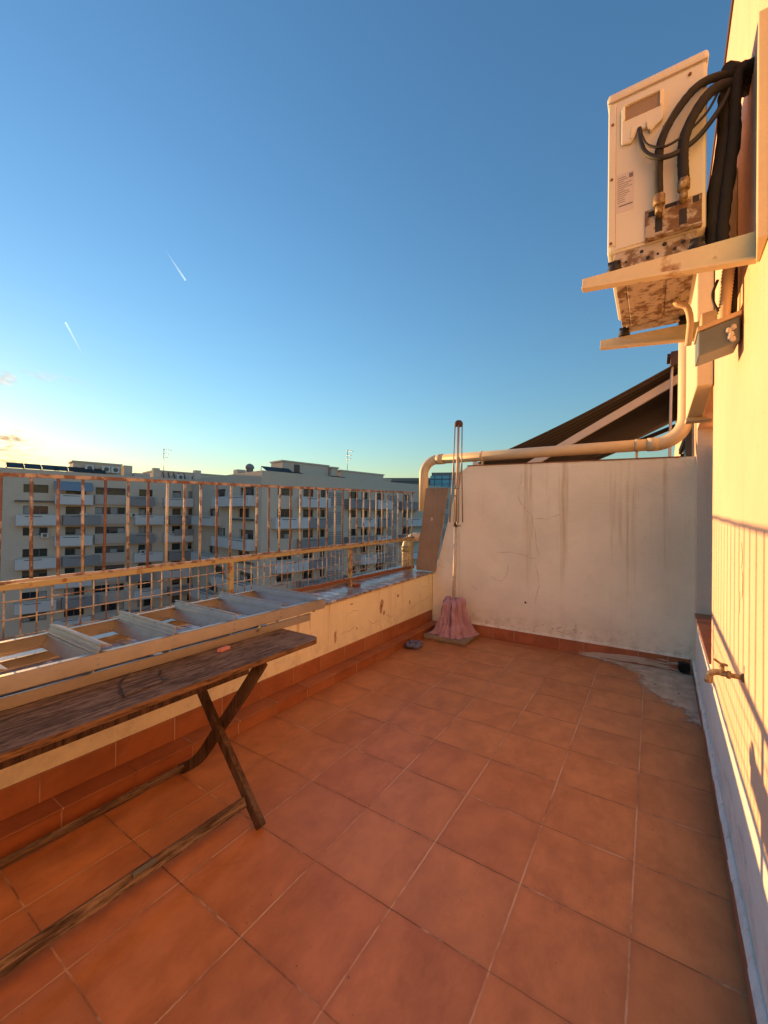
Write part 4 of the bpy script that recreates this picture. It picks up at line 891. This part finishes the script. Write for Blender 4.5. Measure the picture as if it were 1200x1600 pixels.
solar(13.6,1.2,1,'small dark panel on the roof between the two right roof houses',2.6, RT-.1,.5)
def roof_ac(a, b, z, label):
    t_ = thing('rooftop_condenser', label, 'air conditioner', tuple(P0+E1*a+E2*b)[:2]+(z,), 'condensers on the roof house opposite')
    m = MB(); q = fp([(a,b),(a+1.15,b),(a+1.15,b+.5),(a,b+.5)], 0); m.hexa([p+Vector((0,0,z)) for p in q],[p+Vector((0,0,z+1.0)) for p in q]); m.build('case', M['roof_ac'], t_, .03)
    m = MB(); c = P0+E1*(a+.62)+E2*(b-.01); P = [c+(E1*math.cos(k*math.pi/8)+Vector((0,0,1))*math.sin(k*math.pi/8))*.34+Vector((0,0,z+.5)) for k in range(16)]; m.prism(P, tuple(-E2*.03)); m.build('fan_grille', M['frame'], t_)
roof_ac(-15.2,27.3,7.65,'white condenser with dark fan leftmost on the roof house opposite')
roof_ac(-13.0,27.3,7.65,'middle white condenser on the roof house opposite')
roof_ac(-11.75,27.3,7.65,'white condenser nearest the chimney on the roof house opposite')
roof_ac(-1.2,29.0,7.35,'white condenser beneath the roof pergola opposite'); roof_ac(.6,27.8,7.3,'white condenser right of the roof pergola opposite')
def antenna(a, b, z0, z1, label):
    c = P0+E1*a+E2*b; m = MB(); m.tube([c+Vector((0,0,z0)),c+Vector((0,0,z1))], .045, 6)
    for k, (dz, L) in enumerate(((.15,1.3),(.9,.8),(1.5,.7))):
        m.tube([c+Vector((0,0,z1-dz))-E1*.2,c+Vector((0,0,z1-dz))+E1*L], .03, 5)
        for j in range(4): q = c+Vector((0,0,z1-dz))+E1*(L*j/4+.1); m.tube([q-E2*.3,q+E2*.3], .02, 5)
    tag(m.build('antenna', M['steel']), label, 'antenna', 'antennas on the roofs opposite')
antenna(-4.2,26.6,8.0,12.4,'thin antenna mast beside the chimney left of the pergola opposite'); antenna(17.5,3.2,8.5,12.4,'thin antenna mast on the right end roof house opposite')

# far office block and glass tower
def tower(name, cx, cy, w, d, h, rot, mat, label):
    t_ = thing(name, label, 'building', (cx,cy,GZ)); u = Vector((math.cos(rot),math.sin(rot),0)); v = Vector((-u.y,u.x,0)); c = Vector((cx,cy,0))
    me = MB(); me.hexa([(-w/2,-d/2,0),(w/2,-d/2,0),(w/2,d/2,0),(-w/2,d/2,0)], [(-w/2,-d/2,h),(w/2,-d/2,h),(w/2,d/2,h),(-w/2,d/2,h)])
    o = me.build('facade', M[mat]); o.parent = t_; o.rotation_euler = (0,0,rot)
    me = MB(); me.hexa([(-w/2+.4,-d/2+.4,h+.01),(w/2-.4,-d/2+.4,h+.01),(w/2-.4,d/2-.4,h+.01),(-w/2+.4,d/2-.4,h+.01)], [(-w/2+.4,-d/2+.4,h+1.2),(w/2-.4,-d/2+.4,h+1.2),(w/2-.4,d/2-.4,h+1.2),(-w/2+.4,d/2-.4,h+1.2)])
    o = me.build('roof_parapet', M['roofing']); o.parent = t_; o.rotation_euler = (0,0,rot)
def cam_dir(px, dist):      # a bearing and a distance, worked out once from the picture angle
    a = math.atan((px-600)/640)-.58; return (math.sin(a)*dist, math.cos(a)*dist)
# bearings: office block -31 deg, glass tower -24 deg from the terrace axis
tower('office_block', -96.5, 150.0, 50, 30, 16.5+14.8, R(25), 'office', 'grey office block with dark window bands beyond the apartment block')
tower('glass_tower', -62.5, 140.5, 13.5, 16, 16.5+15.3, R(20), 'tower', 'blue glass tower seen through the bend of the drain pipe')

# ------------------------------------------------------------------ contrails
def contrail(p, q, r0, r1, dens, label):
    p, q = Vector(p), Vector(q); n, k = 14, 16; m = MB()
    m.tube([p.lerp(q, i/k) for i in range(k+1)], [r0+(r1-r0)*i/k for i in range(k+1)], n, 0, True, False)
    o = m.build('contrail', M['contrail']); at_ = o.data.attributes.new('fade', 'FLOAT', 'POINT')
    for i, v in enumerate(at_.data): f = (i//n)/k; v.value = dens*(1-f)**1.3
    o.visible_shadow = True
    return tag(o, label, 'contrail', 'aircraft trails in the sky')
def sky(az, el, D=9000): return (math.sin(R(az))*math.cos(R(el))*D, math.cos(R(az))*math.cos(R(el))*D, math.sin(R(el))*D)
contrail(sky(-59.45,26.95), sky(-61.9,29.55), 17, 6, .55, 'bright contrail high over the apartment block'); contrail(sky(-71.38,19.93), sky(-69.7,16.9), 17, 14, .5, 'contrail lower on the left of the sky'); contrail(sky(-66.3,9.5), sky(-66.1,9.0), 14, 8, .45, 'tiny contrail just above the roof antenna')

# ------------------------------------------------------------------ sky, sun, camera
SUN_AZ, SUN_EL = -82.6, 4.75       # degrees from +Y towards -X is negative
w = bpy.data.worlds.new('World'); sc.world = w; w.use_nodes = True; nt = w.node_tree; nt.nodes.clear()
out = nt.nodes.new('ShaderNodeOutputWorld'); bg = nt.nodes.new('ShaderNodeBackground'); nt.links.new(bg.outputs[0], out.inputs[0])
st = nt.nodes.new('ShaderNodeTexSky'); st.sky_type = 'NISHITA'; st.sun_disc = False
st.sun_elevation = R(SUN_EL); st.sun_rotation = R(SUN_AZ)
st.altitude = 0; st.air_density = 1.5; st.dust_density = .12; st.ozone_density = 4.2
def wn_(k, **kw):
    x = nt.nodes.new(k)
    for a, b in kw.items(): setattr(x, a, b)
    return x
def wmath(op, a, b=None, c=None, clamp=False):
    x = wn_('ShaderNodeMath', operation=op, use_clamp=clamp)
    for i, v in enumerate((a, b, c)):
        if v is None: continue
        if isinstance(v, (int, float)): x.inputs[i].default_value = v
        else: nt.links.new(v, x.inputs[i])
    return x.outputs[0]
tc = wn_('ShaderNodeTexCoord')
def patch(az, el, wa, we):          # soft window of sky where a bank of cloud hangs
    D = Vector(sky(az, el, 1)); A = Vector((math.cos(R(az)), -math.sin(R(az)), 0)); B = A.cross(D)*-1
    r = []
    for ax, w_ in ((A, wa), (B, we)):
        dp = wn_('ShaderNodeVectorMath', operation='DOT_PRODUCT'); nt.links.new(tc.outputs['Generated'], dp.inputs[0]); dp.inputs[1].default_value = ax
        r.append(wmath('POWER', wmath('DIVIDE', wmath('SUBTRACT', dp.outputs['Value'], ax.dot(D)), R(w_)), 2.))
    return wmath('SUBTRACT', 1., wmath('ADD', r[0], r[1]), None, True)
mpc = wn_('ShaderNodeMapping'); mpc.inputs['Scale'].default_value = (1, 1, 2.6); nt.links.new(tc.outputs['Generated'], mpc.inputs[0])
nz = wn_('ShaderNodeTexNoise'); nz.inputs['Scale'].default_value = 24; nz.inputs['Detail'].default_value = 9; nz.inputs['Roughness'].default_value = .62; nz.inputs['Distortion'].default_value = .4; nt.links.new(mpc.outputs[0], nz.inputs[0])
acc = None
for az, el, wa, we, k in ((-77.5,7.0,5.0,1.7,1.3),(-78.0,5.3,6.0,1.1,1.2),(-76.6,13.3,1.6,.9,.8),(-72.5,14.1,3.2,.6,.35),(-86,9,6,3,1.2)):
    q = wmath('MULTIPLY', patch(az, el, wa, we), k); acc = q if acc is None else wmath('MAXIMUM', acc, q)
dens = wmath('MULTIPLY', acc, wmath('MULTIPLY', wmath('SUBTRACT', nz.outputs[0], .40), 4., None, True), None, True)
nz2 = wn_('ShaderNodeTexNoise'); nz2.inputs['Scale'].default_value = 60; nz2.inputs['Detail'].default_value = 6; nt.links.new(mpc.outputs[0], nz2.inputs[0])
cc = wn_('ShaderNodeMix', data_type='RGBA'); nt.links.new(wmath('MULTIPLY', wmath('SUBTRACT', nz2.outputs[0], .35), 3., None, True), cc.inputs[0]); cc.inputs[6].default_value = (1.4,.80,.40,1); cc.inputs[7].default_value = (3.2,1.9,.75,1)
mxc = wn_('ShaderNodeMix', data_type='RGBA'); nt.links.new(dens, mxc.inputs[0]); nt.links.new(st.outputs[0], mxc.inputs[6]); nt.links.new(cc.outputs[2], mxc.inputs[7])
nt.links.new(mxc.outputs[2], bg.inputs[0]); bg.inputs[1].default_value = .15
sl = bpy.data.lights.new('sun', 'SUN'); sl.energy = 2.8; sl.angle = R(.5); sl.color = (1, .53, .19)
so = bpy.data.objects.new('sun', sl); COL.objects.link(so)
d = Vector((math.sin(R(SUN_AZ))*math.cos(R(SUN_EL)), math.cos(R(SUN_AZ))*math.cos(R(SUN_EL)), math.sin(R(SUN_EL))))
so.rotation_euler = d.to_track_quat('Z', 'Y').to_euler()
cd = bpy.data.cameras.new('camera'); co = bpy.data.objects.new('camera', cd); COL.objects.link(co); sc.camera = co
yaw, pit, rol = .5800, .0053, .0119
f = Vector((-math.sin(yaw)*math.cos(pit), math.cos(yaw)*math.cos(pit), math.sin(pit))); r = Vector((math.cos(yaw), math.sin(yaw), 0)); u = r.cross(f)
r2 = r*math.cos(rol)+u*math.sin(rol); u2 = -r*math.sin(rol)+u*math.cos(rol)
co.matrix_world = Matrix(((r2.x,u2.x,-f.x,0),(r2.y,u2.y,-f.y,0),(r2.z,u2.z,-f.z,1.5),(0,0,0,1)))
cd.sensor_fit = 'VERTICAL'; cd.sensor_height = 36; cd.lens = 36*640/1600; cd.clip_start = .02; cd.clip_end = 30000
sc.view_settings.view_transform = 'Standard'; sc.view_settings.look = 'None'; sc.view_settings.exposure = 1.56; sc.view_settings.gamma = 1
sc.render.resolution_x = 768; sc.render.resolution_y = 1024
sc.cycles.max_bounces = 8; sc.cycles.diffuse_bounces = 5
